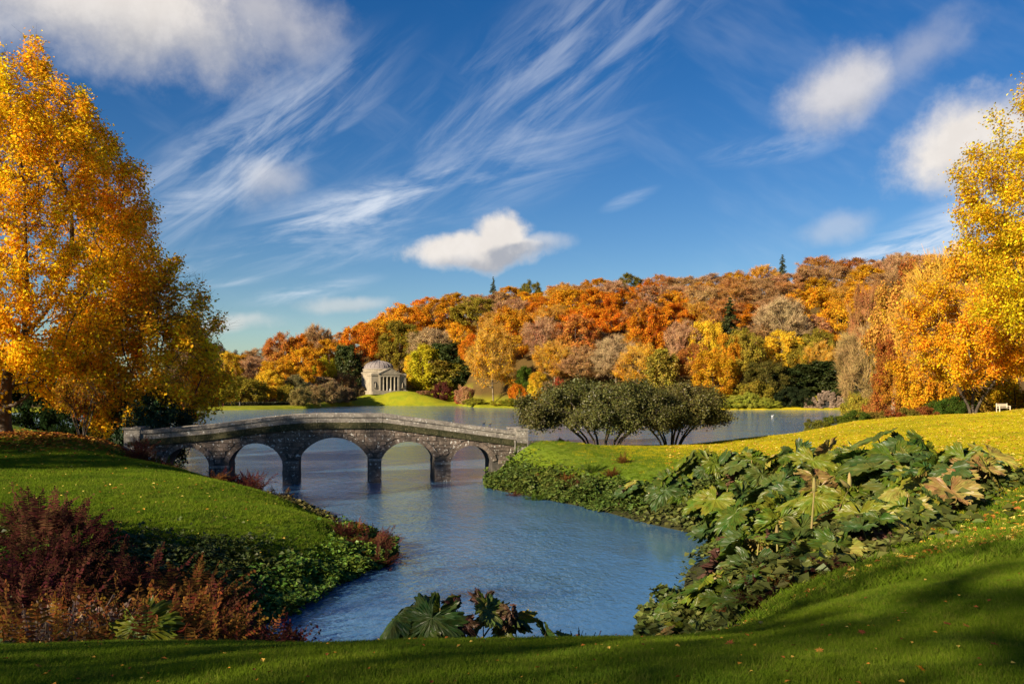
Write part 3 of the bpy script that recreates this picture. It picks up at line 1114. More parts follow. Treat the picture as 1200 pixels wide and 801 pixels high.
def make_tree(seed, H, rx, cz, rz, trunk_h, lobes=16, lobe_r=None, n_attr=500, step=0.8, kill=None, leaf_n=14000, leaf=0.45, twigs=0, twig_l=1.2, twig_w=0.02,
              tip=0.025, k=4, cut=None, shell=0.45, drop=1.0, spread=None, stems=1, stem_r=0.25, lean=0.0, rmax=None, mat=None, bark=None, flare=0.35, ctrs=None, up=0.05, leaf_up=0.5,
              rmin=0.0, outer=0.45, droop=0.0, fold=.18, thin=None, pipe=2.3):
    """returns (trunk mesh, crown mesh, twig mesh or None); base at the origin"""
    rng = np.random.default_rng(seed)
    lobe_r = lobe_r or rx * 0.42
    pts = lobed(rng, n_attr, cz, rx, rz, lobes, lobe_r, cut if cut is not None else trunk_h * 0.9, shell, drop, ctrs)
    allP, allpar = None, None
    for s in range(stems):
        if stems == 1:
            x = np.linspace(0, 1, max(3, int(trunk_h / step) + 1))
            wob = rng.normal(size=2) * 0.05 * trunk_h
            trunk = [(lean * t * trunk_h + wob[0] * t * t, wob[1] * t * t, trunk_h * t - 0.3 * (t == 0)) for t in x]
            sub = pts
        else:
            a = 2 * math.pi * s / stems + rng.random() * 0.6
            ca, sa = math.cos(a), math.sin(a)
            x = np.linspace(0, 1, max(3, int(trunk_h / step) + 1))
            trunk = [(ca * (stem_r + 0.7 * t ** 1.4 * trunk_h * 0.55), sa * (stem_r + 0.7 * t ** 1.4 * trunk_h * 0.55), trunk_h * t - 0.3 * (t == 0)) for t in x]
            pa = np.arctan2(pts[:, 1], pts[:, 0])
            dd = np.abs((pa - a + np.pi) % (2 * np.pi) - np.pi)
            sub = pts[dd < math.pi / stems + 0.25]
        P, par = colonise(rng, sub, trunk, step, 12 if stems == 1 else 9, kill or step * 1.1, up=up)
        r = radii(P, par, tip, pipe)
        if allP is None:
            allP, allpar, allr = P, par, r
        else:
            o = len(allP)
            allP = np.vstack([allP, P])
            allpar = np.concatenate([allpar, np.where(par >= 0, par + o, -1)])
            allr = np.concatenate([allr, r])
    P, par, r = allP, allpar, allr
    V, Q = limbs(P, par, r, k, rmax, flare, rmin)
    tm = mesh_np('trunk', V, Q, mat=bark or M_BARK, smooth=True)
    nchild = np.bincount(par[par >= 0], minlength=len(P))
    tips = np.nonzero((r < tip * 2.2) & (par >= 0) & (P[:, 2] > (trunk_h * 0.85 if cut is None else cut)))[0]
    spread = spread or step * 0.75
    w = (P[tips] - np.array([0, 0, cz])) / np.array([rx, rx, rz])
    wr = np.linalg.norm(w, axis=1)
    pw = 0.15 + np.clip((wr - outer) / 0.5, 0, 1)
    if thin is not None:                                       # boughs that have shed their leaves
        tn = rng.random(len(tips))
        ph = np.sin(P[tips] @ rng.normal(size=3) * 1.1 + 1.0) * np.sin(P[tips] @ rng.normal(size=3) * 0.9)
        pw *= np.where(ph > thin, 0.06, 1.0)
    pw *= 0.12 + 1.9 * rng.random(len(tips)) ** 2.2            # leaves sit in sprays, not evenly
    pw /= pw.sum()
    ci = rng.choice(tips, leaf_n, p=pw)
    tt = rng.random(leaf_n)[:, None]
    C = P[ci] * tt + P[par[ci]] * (1 - tt) + rng.normal(size=(leaf_n, 3)) * spread
    V, Q = leaves(rng, C, leaf, leaf_up, np.array([0, 0, cz - rz * 0.4]), 0.8, droop=droop, fold=fold)
    cm = leaf_mesh('crown', V, Q, mat or M_LEAF, rng)
    wm = None
    if twigs:
        V, Q = twig_tufts(rng, P, par, tips, twigs, twig_l, twig_w)
        wm = leaf_mesh('twigs', V, Q, M_TWIG, rng)
    return tm, cm, wm


def make_conifer(seed, H, rad, whorls, leaf_n=12000, leaf=0.4):
    rng = np.random.default_rng(seed)
    mb = MB().tube([(0, 0, -0.3), (0.05, 0, H * .5), (0, 0, H)], [H * .016, H * .010, 0.02], 6)
    C = []
    for i in range(whorls):
        t = (i + 0.5) / whorls
        z = H * (0.10 + 0.88 * t)
        r = rad * (1 - t) ** 0.8 * (0.75 + 0.5 * rng.random()) + 0.25
        nb = 6 if t < 0.8 else 4
        for j in range(nb):
            a = rng.random() * 6.283
            rr = r * (0.7 + 0.5 * rng.random())
            e = np.array([math.cos(a) * rr, math.sin(a) * rr, z - 0.18 * rr])
            s = np.array([0, 0, z + 0.1 * rr])
            if rr > 0.5:
                mb.tube([s, (s + e) / 2 + np.array([0, 0, .08 * rr]), e], [0.05, 0.035, 0.01], 3, False)
            q = max(12, int(leaf_n / whorls / nb * (0.4 + 1.2 * (1 - t))))
            u = rng.random(q) ** 0.7
            p = s + (e - s) * u[:, None] + rng.normal(size=(q, 3)) * np.array([.14, .14, .07]) * (0.5 + rr * 0.55)
            p[:, 2] -= 0.10 * rr * u
            C.append(p)
    C = np.vstack(C)
    V, Q = leaves(rng, C, leaf, 0.9, np.array([0, 0, H * .4]), 0.5)
    return mb.mesh('trunk', M_BARK), leaf_mesh('crown', V, Q, M_EVER, rng), None


TREE_LOG = []


def plant(kind, meshes, loc, color, scale, label, cat='tree', group=None, twig_color=None, rz=None, name='tree', crown_name='crown'):
    tm, cm, wm = meshes
    t = empty(name, loc, label, cat, group, R.uniform(0, 6.28) if rz is None else rz)
    t.scale = scale if hasattr(scale, '__len__') else (scale,) * 3
    obj('trunk', tm, t)
    obj(crown_name, cm, t, color=color)
    if wm is not None:
        obj('twigs', wm, t, color=twig_color or (0.20, 0.13, 0.08))
    return t


# colours of the leaves (linear)
ORANGE, GOLD, YELLOW, RUST = (0.74, 0.290, 0.022), (0.78, 0.440, 0.028), (0.82, 0.580, 0.045), (0.58, 0.255, 0.055)
BROWN, TAN, OLIVE, DKGREEN = (0.52, 0.300, 0.115), (0.56, 0.41, 0.20), (0.34, 0.27, 0.034), (0.060, 0.080, 0.020)
RED, AMBER, LIME, PINK, GREYG = (0.46, 0.12, 0.05), (0.72, 0.370, 0.026), (0.56, 0.48, 0.030), (0.58, 0.33, 0.16), (0.28, 0.25, 0.11)
COLNAME = {ORANGE: 'orange', GOLD: 'golden', YELLOW: 'bright yellow', RUST: 'rust-red', BROWN: 'brown', TAN: 'pale tan', OLIVE: 'olive', DKGREEN: 'dark green',
           RED: 'crimson', AMBER: 'amber', LIME: 'yellow-green', PINK: 'pinkish-brown', GREYG: 'grey-green'}

# prototypes, 20 m tall
FP = {
    'broad': [make_tree(s, 20, 8.2, 11.4, 8.6, 3.2, 34, 2.4, 420, 1.15, leaf_n=20000, leaf=0.42, k=3, shell=0.72, spread=0.5, tip=0.03, drop=1.1) for s in (11, 12, 13, 14)],
    'round': [make_tree(s, 20, 7.0, 10.6, 9.4, 2.0, 40, 1.9, 420, 1.15, leaf_n=21000, leaf=0.40, k=3, shell=0.8, spread=0.45, tip=0.03, drop=1.15) for s in (21, 22, 23)],
    'thin': [make_tree(s, 20, 8.2, 11.6, 8.4, 3.0, 30, 2.5, 520, 1.0, leaf_n=9500, leaf=0.38, k=3, twigs=11000, twig_l=1.4, twig_w=0.035, shell=0.6, spread=0.55, tip=0.035, bark=M_BARKP, drop=1.1) for s in (31, 32, 33)],
    'bare': [make_tree(s, 20, 8.0, 11.6, 8.4, 3.0, 24, 2.7, 620, 1.0, leaf_n=2500, leaf=0.34, k=3, twigs=16000, twig_l=1.6, twig_w=0.04, shell=0.5, spread=0.6, tip=0.04, bark=M_BARKP, drop=1.1) for s in (41, 42)],
    'light': [make_tree(s, 20, 8.0, 11.6, 8.4, 3.0, 26, 2.6, 420, 1.15, leaf_n=2600, leaf=0.36, k=3, shell=0.6, spread=0.6, tip=0.02, drop=1.1) for s in (46, 47)],
    'tall': [make_tree(s, 20, 4.6, 10.4, 9.6, 1.5, 34, 1.6, 380, 1.1, leaf_n=17000, leaf=0.38, k=3, shell=0.75, spread=0.45, tip=0.03, drop=1.15) for s in (51, 52)],
    'bush': [make_tree(s, 20, 12.0, 8.5, 11.5, 1.5, 34, 3.8, 420, 1.7, leaf_n=13000, leaf=0.80, k=3, shell=0.8, spread=0.85, tip=0.04, drop=1.2, cut=0.5, stems=1) for s in (61, 62, 63)],
    'conifer': [make_conifer(s, 20, 4.2, 24) for s in (71, 72)],
    'ivy': [make_tree(s, 20, 4.4, 9.6, 10.2, 1.2, 40, 1.5, 380, 1.1, leaf_n=17000, leaf=0.44, k=3, shell=0.8, spread=0.5, tip=0.03, cut=0.6, drop=1.2, mat=M_EVER) for s in (81,)],
}
PROTO_R = {'light': 8.0, 'broad': 8.2, 'round': 7.0, 'thin': 8.2, 'bare': 8.0, 'tall': 4.6, 'bush': 12.0, 'conifer': 4.2, 'ivy': 4.4}
KINDN = {'broad': 'broad domed tree', 'round': 'dense rounded tree', 'thin': 'half-bare tree', 'bare': 'bare twiggy tree', 'tall': 'narrow upright tree', 'bush': 'bush', 'conifer': 'conifer', 'ivy': 'ivy-clad tree'}

# far trees picked out one by one: px of the crown's middle, py of its top, px width, metres behind the shore, kind, colour
FAR = [
    # behind the left-hand grass strip
    (232, 424, 46, 75, 'broad', OLIVE), (243, 436, 46, 56, 'round', YELLOW), (265, 409, 40, 80, 'round', YELLOW), (262, 440, 40, 52, 'bush', LIME),
    (288, 441, 58, 50, 'bush', OLIVE), (300, 418, 52, 95, 'thin', PINK), (326, 418, 48, 70, 'round', GOLD), (316, 432, 40, 58, 'round', YELLOW),
    (356, 404, 50, 90, 'round', AMBER), (352, 428, 34, 64, 'broad', GOLD), (328, 387, 44, 135, 'broad', RUST), (352, 389, 34, 130, 'broad', ORANGE), (372, 379, 36, 140, 'bare', BROWN),
    (347, 438, 28, 50, 'tall', GREYG), (375, 440, 46, 48, 'round', TAN), (398, 434, 40, 50, 'bush', BROWN), (364, 447, 30, 46, 'bush', TAN), (380, 416, 34, 75, 'broad', LIME), (408, 400, 30, 58, 'ivy', DKGREEN),
    (388, 396, 44, 110, 'broad', AMBER), (335, 448, 22, 47, 'bush', OLIVE), (222, 440, 40, 50, 'bush', LIME), (205, 410, 50, 90, 'broad', OLIVE),
    # round the temple
    (422, 378, 56, 90, 'broad', ORANGE), (443, 373, 50, 100, 'broad', AMBER), (468, 374, 56, 64, 'round', OLIVE), (474, 354, 60, 120, 'broad', AMBER),
    (497, 402, 40, 34, 'tall', LIME), (484, 412, 26, 40, 'tall', YELLOW), (503, 384, 56, 62, 'thin', TAN), (528, 398, 46, 42, 'ivy', DKGREEN), (540, 408, 42, 40, 'ivy', DKGREEN), (522, 420, 44, 36, 'ivy', OLIVE),
    (518, 446, 24, 22, 'bush', (0.16, 0.05, 0.035)), (497, 457, 18, 18, 'bush', PINK), (412, 444, 30, 52, 'bush', TAN), (520, 347, 58, 125, 'round', AMBER), (560, 347, 56, 130, 'broad', OLIVE), (540, 372, 46, 95, 'broad', GOLD),
    # shore in front of the hill
    (578, 379, 66, 22, 'thin', GOLD), (600, 356, 52, 70, 'round', AMBER), (545, 450, 24, 10, 'bush', PINK), (540, 460, 16, 7, 'bush', RED), (630, 433, 24, 14, 'tall', YELLOW), (616, 428, 24, 24, 'tall', (0.10, 0.16, 0.02)), (607, 448, 24, 14, 'bush', ORANGE),
    (642, 446, 24, 16, 'thin', TAN), (655, 442, 20, 18, 'bush', RED), (640, 372, 62, 62, 'thin', PINK), (676, 366, 62, 60, 'broad', RUST), (650, 400, 48, 36, 'thin', GOLD), (700, 388, 52, 74, 'bare', BROWN),
    (722, 396, 62, 34, 'bare', TAN), (747, 402, 50, 26, 'thin', GOLD), (758, 354, 50, 48, 'round', ORANGE), (776, 405, 36, 20, 'ivy', OLIVE), (800, 376, 44, 46, 'thin', PINK), (812, 400, 46, 30, 'broad', RUST),
    (855, 346, 36, 52, 'conifer', (0.06, 0.075, 0.02)), (828, 372, 46, 46, 'round', YELLOW), (836, 408, 52, 16, 'round', GOLD), (852, 388, 40, 26, 'round', AMBER), (872, 382, 58, 26, 'broad', OLIVE), (898, 420, 50, 14, 'round', (0.16, 0.14, 0.03)),
    (916, 350, 68, 60, 'bare', TAN), (918, 384, 48, 40, 'round', YELLOW), (955, 384, 54, 38, 'broad', OLIVE), (945, 424, 58, 22, 'ivy', DKGREEN), (922, 428, 44, 18, 'ivy', DKGREEN), (968, 420, 44, 20, 'ivy', DKGREEN), (988, 428, 44, 18, 'ivy', DKGREEN),
    (992, 346, 58, 66, 'broad', AMBER), (960, 400, 44, 30, 'thin', GOLD), (940, 404, 40, 34, 'broad', OLIVE), (885, 444, 40, 9, 'bush', OLIVE),
    # lone shapes on the skyline
    (578, 323, 13, 178, 'conifer', (0.09, 0.12, 0.06)), (622, 328, 30, 170, 'broad', (0.22, 0.19, 0.03)), (738, 319, 30, 172, 'round', (0.24, 0.20, 0.035)), (917, 297, 17, 176, 'conifer', (0.08, 0.10, 0.05)), (1035, 300, 15, 176, 'conifer', (0.04, 0.06, 0.03)),
    (960, 300, 48, 176, 'thin', RUST), (1004, 300, 56, 176, 'broad', RUST), (775, 322, 44, 178, 'thin', RUST),
]
ROWS = [(14, 'at the water edge'), (36, 'on the lower slope'), (66, 'below mid-slope'), (96, 'halfway up the hillside'), (126, 'on the upper slope'), (152, 'just under the ridge'), (176, 'on the skyline ridge')]
rowoff = [r_[0] for r_ in ROWS]
far_list = []
for (px, py, w, off, kind, colr) in FAR:
    far_list.append((px, py, w, off, kind, colr))
PAL = [(BROWN, 'thin'), (RUST, 'broad'), (PINK, 'thin'), (AMBER, 'broad'), (RUST, 'thin'), (ORANGE, 'broad'), (BROWN, 'thin'), (GOLD, 'round'), (AMBER, 'thin'), (GOLD, 'thin'), (PINK, 'broad')]
rf = random.Random(5)


def far_y(px):
    return max(float(shore_y(px)), 300.0 if px > 990 else 0.0)


for ri, off in enumerate(rowoff):
    px = 215 + rf.uniform(0, 20)
    while px < 1230:
        S = far_y(px)
        Y = S + off
        sp = rf.uniform(27, 38)
        ok = not (px < 400 and off < 60) and not (392 < px < 556 and off < 45) and not (ri == 0)
        if px > 985 and ri < 3:
            ok = False
        for (qx, qy, qw, qo, *_r) in FAR:
            if abs(qx - px) < (qw + 34) * 0.27 and abs(qo - off) < 18:
                ok = False
        if abs(px - 448) < 26 and off < 60:
            ok = False
        if ok:
            colr, kind = rf.choice(PAL)
            x = (px - 600) / FPX * Y
            gzz = gz(x, Y)
            hh = rf.uniform(15, 21)
            py = HOR - (gzz + hh - CAM_H) / Y * FPX
            if ri >= 5:
                py = float(np.interp(px, SK_PX, SK_PY)) + rf.uniform(-3, 6) + (8 if ri == 5 else 0)
            far_list.append((px, py, rf.uniform(50, 70) * 380 / Y, off, kind, colr))
        px += sp


ORD = ['first', 'second', 'third', 'fourth', 'fifth', 'sixth', 'seventh', 'eighth', 'ninth', 'tenth', 'eleventh', 'twelfth', 'thirteenth', 'fourteenth', 'fifteenth', 'sixteenth', 'seventeenth',
       'eighteenth', 'nineteenth', 'twentieth'] + ['twenty-' + k for k in ('first', 'second', 'third', 'fourth', 'fifth', 'sixth', 'seventh', 'eighth', 'ninth')] + ['thirtieth'] + \
      ['thirty-' + k for k in ('first', 'second', 'third', 'fourth', 'fifth', 'sixth', 'seventh', 'eighth', 'ninth')] + ['fortieth'] + ['forty-' + k for k in ('first', 'second', 'third', 'fourth', 'fifth', 'sixth', 'seventh', 'eighth', 'ninth')] + ['fiftieth']


def colour_name(c):
    if c in COLNAME:
        return COLNAME[c]
    r_, g_, b_ = c
    if g_ > r_ * 1.05: return 'dark green'
    if g_ > r_ * 0.8: return 'dark olive'
    return 'maroon'


byrow = {}
for t in far_list:
    k = int(np.argmin([abs(t[3] - o) for o in rowoff]))
    byrow.setdefault(k, []).append(t)
cyc = {}
for k in sorted(byrow):
    row = sorted(byrow[k], key=lambda t: t[0])
    for i, (px, py, w, off, kind, colr) in enumerate(row):
        Y = far_y(px) + off
        x = (px - 600) / FPX * Y
        z = gz(x, Y) - 0.2
        top = CAM_H + (HOR - py) / FPX * Y
        hh = max(2.0, top - z)
        wr = w / FPX * Y / 2
        c = cyc.get(kind, 0)
        cyc[kind] = c + 1
        meshes = FP[kind][c % len(FP[kind])]
        lab = f"{colour_name(colr)} {KINDN[kind]} {ROWS[k][1]}, {ORD[i]} of its row from the left"
        lum = R.uniform(0.82, 1.12)
        cl = tuple(v * lum for v in colr)
        sx = wr / PROTO_R[kind] * R.uniform(0.98, 1.12)
        nm = {'bush': 'bush', 'conifer': 'conifer'}.get(kind, 'broadleaf_tree')
        t = plant(kind, meshes, (x, Y, z), cl, (sx, sx, hh / 20.0), lab, 'bush' if kind == 'bush' else 'tree', 'trees of the far wooded shore',
                  twig_color=tuple(0.5 * v + 0.5 * q for v, q in zip(colr, (0.24, 0.15, 0.085))), name=nm)
# ------------------------------------------------------------------ trees near the camera
def plant_at(px, Y, top_py, meshes, H, rad0, wpx, color, label, cat='tree', group=None, name='broadleaf_tree', twig=None, rz=None):
    x = (px - 600) / FPX * Y
    z = gz(x, Y) - 0.15
    hh = CAM_H + (HOR - top_py) / FPX * Y - z
    sx = wpx / FPX * Y / 2 / rad0
    return plant('', meshes, (x, Y, z), color, (sx, sx, hh / H), label, cat, group, twig, rz, name)


bigA = make_tree(101, 30, 11.6, 14.5, 15.4, 3.5, 84, 3.3, 3600, 0.62, leaf_n=185000, leaf=0.215, twigs=9000, twig_l=0.8, twig_w=0.008, tip=0.014, k=5, cut=1.9, shell=0.62, drop=1.18,
                 spread=0.36, mat=M_LEAFN, flare=0.8, outer=0.35, fold=0.2, pipe=1.98)
plant('', bigA, (-38.2, 64, gz(-38.2, 64) - 0.15), (0.90, 0.56, 0.022), 1.0, 'tall golden-leaved tree with thick dark trunk, on the lawn by the bridge', 'tree', twig_color=(0.05, 0.035, 0.025), rz=0.4, name='broadleaf_tree')
treeB = make_tree(102, 17, 5.8, 9.0, 8.0, 2.2, 36, 1.9, 1500, 0.5, leaf_n=36000, leaf=0.23, twigs=9000, twig_l=0.9, twig_w=0.009, tip=0.014, k=4, cut=1.6, shell=0.6, drop=1.15, spread=0.32,
                  mat=M_LEAFN, outer=0.35, thin=0.45)
plant('', treeB, (-28.6, 67.5, gz(-28.6, 67.5) - 0.15), (0.95, 0.60, 0.030), (1.08, 1.08, 1.0), 'smaller amber-brown tree with thinning twigs beside the tall golden tree', 'tree', twig_color=(0.09, 0.06, 0.045), rz=2.2, name='broadleaf_tree')
plant_at(222, 118, 372, FP['thin'][0], 20, 8.2, 52, (0.36, 0.21, 0.05), 'brown-gold tree just behind the amber tree, over the far water', twig=(0.22, 0.14, 0.08))
for i, (px, Y, top, w, lab) in enumerate([(28, 88, 425, 80, 'dark evergreen mass behind the trunk of the tall golden tree'), (86, 86, 440, 70, 'dark evergreen bush between golden trunk and bridge end, middle of three'),
                                          (140, 84, 446, 70, 'dark evergreen bush showing under the amber tree')]):
    plant_at(px, Y, top, FP['bush'][i], 20, 12.0, w, (0.022, 0.040, 0.012), lab, 'bush', 'dark evergreens under the golden trees', 'evergreen_bush')
ever = make_tree(103, 4.5, 3.0, 2.2, 2.3, 0.4, 30, 0.9, 700, 0.32, leaf_n=26000, leaf=0.13, k=4, tip=0.012, shell=0.75, cut=0.1, drop=1.25, spread=0.2, mat=M_EVER, flare=0)
plant_at(178, 64.5, 452, ever, 4.5, 3.0, 96, (0.026, 0.050, 0.016), 'round dark green evergreen bush behind the end of the bridge', 'bush', name='evergreen_bush', rz=0.5)
multi = make_tree(104, 4.5, 2.6, 3.0, 1.7, 1.2, 18, 0.8, 360, 0.32, leaf_n=2600, leaf=0.19, k=4, tip=0.016, stems=6, cut=1.0, spread=0.2, mat=M_LEAFN, flare=0)
plant_at(96, 58.5, 440, multi, 4.5, 2.6, 62, (0.42, 0.22, 0.02), 'small many-stemmed shrub with sparse yellow leaves below the golden tree', 'shrub', name='shrub', rz=0.2)

# the two umbrella-shaped evergreen shrubs by the water
umb_l = make_tree(111, 6, 6.6, 3.3, 2.6, 0.9, 70, 1.15, 2200, 0.36, leaf_n=80000, leaf=0.13, k=5, tip=0.012, stems=11, stem_r=1.1, cut=1.7, shell=0.6, drop=0.9, spread=0.22, mat=M_EVER, flare=0.2, up=0.12,
                  ctrs=np.array([(5.6 * math.cos(a), 5.6 * math.sin(a), 2.3) for a in np.linspace(0, 6.28, 12)[:-1]]), outer=0.3)
umb_r = make_tree(112, 6, 4.4, 3.5, 2.4, 1.0, 44, 1.0, 1400, 0.36, leaf_n=52000, leaf=0.13, k=5, tip=0.013, stems=8, stem_r=0.6, cut=1.9, shell=0.6, drop=0.9, spread=0.22, mat=M_EVER, flare=0.2, up=0.12,
                  ctrs=np.array([(3.8 * math.cos(a), 3.8 * math.sin(a), 2.6) for a in np.linspace(0, 6.28, 9)[:-1]]), outer=0.3)
plant_at(706, 73.5, 440, umb_l, 6.0, 6.6, 212, (0.082, 0.080, 0.018), 'wide umbrella-shaped dark evergreen shrub nearest the bridge, on the sunny bank', 'shrub', 'umbrella-shaped shrubs on the bank', 'evergreen_shrub', rz=0.3)
plant_at(786, 76.5, 444, umb_r, 6.0, 4.4, 140, (0.100, 0.092, 0.020), 'smaller umbrella-shaped dark evergreen shrub with fan of bare stems', 'shrub', 'umbrella-shaped shrubs on the bank', 'evergreen_shrub', rz=1.0)
plant_at(657, 71, 512, FP['bush'][0], 20, 12.0, 22, (0.035, 0.045, 0.015), 'small round dark bush under the edge of the wide umbrella shrub', 'bush', name='bush')
plant_at(690, 72.5, 519, FP['bush'][1], 20, 12.0, 20, (0.030, 0.038, 0.014), 'low dark bush among the stems of the wide umbrella shrub', 'bush', name='bush')

# right-hand side
benchT = make_tree(121, 17, 9.4, 9.5, 7.6, 2.0, 44, 2.2, 1500, 0.6, leaf_n=98000, leaf=0.22, twigs=9000, twig_l=1.2, twig_w=0.014, tip=0.018, k=5, cut=1.9, shell=0.6, drop=1.1, spread=0.4,
                   mat=M_LEAFN, stems=3, outer=0.35)
plant_at(1140, 112, 322, benchT, 17, 9.4, 178, (0.82, 0.46, 0.022), 'orange-gold tree with several low stems beside the garden bench', twig=(0.25, 0.16, 0.09), rz=0.9)
bigR = make_tree(122, 32, 12.5, 16.0, 16.0, 3.5, 60, 3.3, 2200, 0.75, leaf_n=170000, leaf=0.22, tip=0.016, k=5, cut=2.5, shell=0.66, drop=1.15, spread=0.45, mat=M_LEAFN, outer=0.35)
plant_at(1318, 92, 40, bigR, 32, 12.5, 350, (0.72, 0.52, 0.022), 'very tall yellow-green tree at the edge of the frame above the sunny lawn', rz=2.0)
MID = [(1110, 142, 290, 120, 'thin', (0.72, 0.43, 0.05), 'brownish half-bare tree rising behind the bench tree'), (1168, 128, 250, 140, 'broad', (0.74, 0.44, 0.025), 'amber tree behind the very tall yellow-green tree'),
       (1062, 165, 318, 92, 'broad', (0.60, 0.33, 0.06), 'rust-brown twiggy tree between the pale bare tree and the bench tree'), (1012, 205, 378, 64, 'bare', (0.42, 0.29, 0.11), 'pale bare tree with a whitish trunk beside the grotto'),
       (1036, 250, 345, 36, 'tall', (0.78, 0.54, 0.03), 'narrow bright yellow tree behind the pale bare tree'), (1046, 150, 392, 50, 'round', (0.40, 0.15, 0.03), 'russet tree over the three pale trunks'),
       (1084, 135, 372, 74, 'round', (0.66, 0.36, 0.02), 'golden low-branched tree on the lawn edge next to the bench tree'), (1020, 260, 330, 50, 'thin', (0.44, 0.20, 0.07), 'brown-pink tree behind the narrow yellow tree'),
       (1190, 128, 380, 80, 'round', (0.60, 0.40, 0.02), 'yellow low tree behind the garden bench'), (1075, 200, 300, 70, 'broad', (0.42, 0.16, 0.035), 'dark russet domed crown above the twiggy rust-brown tree')]
for i, (px, Y, top, w, kind, colr, lab) in enumerate(MID):
    plant_at(px, Y, top, FP[kind][i % len(FP[kind])], 20, PROTO_R[kind], w, colr, lab, 'tree', 'trees on the sunny lawn edge', 'broadleaf_tree', tuple(0.6 * c + q for c, q in zip(colr, (0.08, 0.045, 0.015))))
for i, (px, Y, hpx) in enumerate([(1047, 148, 30), (1055, 150, 26), (1077, 146, 26)]):
    x = (px - 600) / FPX * Y
    z = gz(x, Y)
    mb = MB().tube([(0, 0, -.3), (0.1, 0, 2), (0.05, 0.1, 5), (0.3, 0, 9)], [0.62, 0.48, 0.42, 0.25], 8)
    t = empty('broadleaf_tree', (x, Y, z), ['slim pale trunk standing first of three by the lake', 'slim pale trunk standing in the middle of three by the lake', 'stout pale trunk standing last of three by the lake'][i], 'tree', 'pale trunks by the lake')
    mb.build('trunk', M_BARKP, t, True)
    c = obj('crown', FP['thin'][i][1], t, color=(0.56, 0.28, 0.03))
    c.scale = (0.35, 0.35, 0.45)
    c.location = (0, 0, 3.0)

# trees of the same park standing outside the picture to the left; they shade the near lawn and the bridge
for i, (x, y, H, r_, kind) in enumerate([(-48, 38, 15, 8, 'light'), (-47, 27, 20, 8.5, 'thin'), (-36, -3, 14, 9.0, 'light'), (-27, -20, 18, 10, 'light'), (-34, -24, 22, 10, 'light'),
                                         (-17, -28, 18, 9, 'light')]):
    plant('', FP[kind][i % 2], (x, y, gz(x, y) - .2), (0.42, 0.22, 0.02), (r_ / PROTO_R[kind],) * 2 + (H / 20,), f'autumn tree outside the picture, {ORD[i]} of the row shading the lawn', 'tree',
          'park trees outside the picture', name='broadleaf_tree')

# bushes along edges: px, Y, top py, width px, colour, label
EDGE = [(958, 92, 490, 34, (0.20, 0.20, 0.03)), (980, 93, 486, 38, (0.16, 0.19, 0.02)), (1003, 95, 480, 40, (0.10, 0.15, 0.02)), (1024, 97, 480, 38, (0.24, 0.17, 0.03)), (1044, 99, 478, 38, (0.32, 0.11, 0.03)),
        (1062, 101, 477, 36, (0.22, 0.18, 0.03)), (1080, 104, 474, 34, (0.28, 0.10, 0.03)), (1096, 110, 468, 36, (0.08, 0.14, 0.02)), (1114, 113, 464, 36, (0.07, 0.12, 0.018)), (1132, 117, 466, 34, (0.09, 0.13, 0.02))]
for i, (px, Y, top, w, colr) in enumerate(EDGE):
    plant_at(px, Y, top, FP['bush'][i % 3], 20, 12.0, w, colr, f'low leafy bush along the lake edge of the sunny lawn, {ORD[i]} from the water', 'bush', 'low bushes edging the sunny lawn', 'bush')
UND = [(1005, 175, 458, 36, (0.40, 0.32, 0.04)), (1030, 165, 458, 40, (0.46, 0.22, 0.05)), (1062, 160, 462, 40, (0.48, 0.27, 0.06)), (1095, 150, 455, 44, (0.50, 0.34, 0.05)), (1180, 140, 445, 50, (0.50, 0.33, 0.05)), (1215, 130, 450, 50, (0.46, 0.30, 0.05)),
       (1145, 145, 446, 46, (0.42, 0.24, 0.04))]
for i, (px, Y, top, w, colr) in enumerate(UND):
    plant_at(px, Y, top, FP['bush'][i % 3], 20, 12.0, w, colr, f'tawny undergrowth bush behind the sunny lawn, {ORD[i]} going right from the grotto', 'bush', 'tawny undergrowth by the trunks', 'bush')
LAU = [(846, 465, 24), (862, 462, 26), (878, 459, 26), (894, 464, 24), (907, 469, 18)]
for i, (px, top, w) in enumerate(LAU):
    plant_at(px, 329, top, FP['bush'][i % 3], 20, 12.0, w, (0.42, 0.44, 0.06), f'pale yellow-green laurel at the far water edge, {ORD[i]} going right', 'bush', 'pale laurels on the far shore', 'laurel_bush')
SHB = sorted([(556, 466, 26, (0.36, 0.34, 0.04)), (585, 468, 22, (0.42, 0.36, 0.04)), (600, 466, 24, (0.30, 0.30, 0.03)), (618, 468, 22, (0.14, 0.18, 0.03)), (660, 462, 30, (0.44, 0.30, 0.04)), (684, 458, 34, (0.40, 0.22, 0.05)),
       (712, 456, 34, (0.36, 0.30, 0.04)), (742, 455, 34, (0.42, 0.28, 0.03)), (772, 456, 34, (0.20, 0.20, 0.03)), (800, 458, 30, (0.30, 0.16, 0.04)), (826, 462, 30, (0.46, 0.32, 0.03)), (925, 452, 34, (0.035, 0.05, 0.02)), (942, 455, 30, (0.04, 0.055, 0.02)), (1000, 458, 24, (0.30, 0.28, 0.04)), (505, 462, 22, (0.34, 0.14, 0.06)),
       (478, 458, 16, (0.30, 0.24, 0.05)), (422, 452, 22, (0.22, 0.16, 0.08)), (405, 456, 26, (0.26, 0.19, 0.09)), (352, 452, 30, (0.30, 0.24, 0.08)), (368, 450, 32, (0.34, 0.25, 0.10)), (386, 447, 34, (0.30, 0.21, 0.10)), (398, 450, 30, (0.34, 0.24, 0.12))])
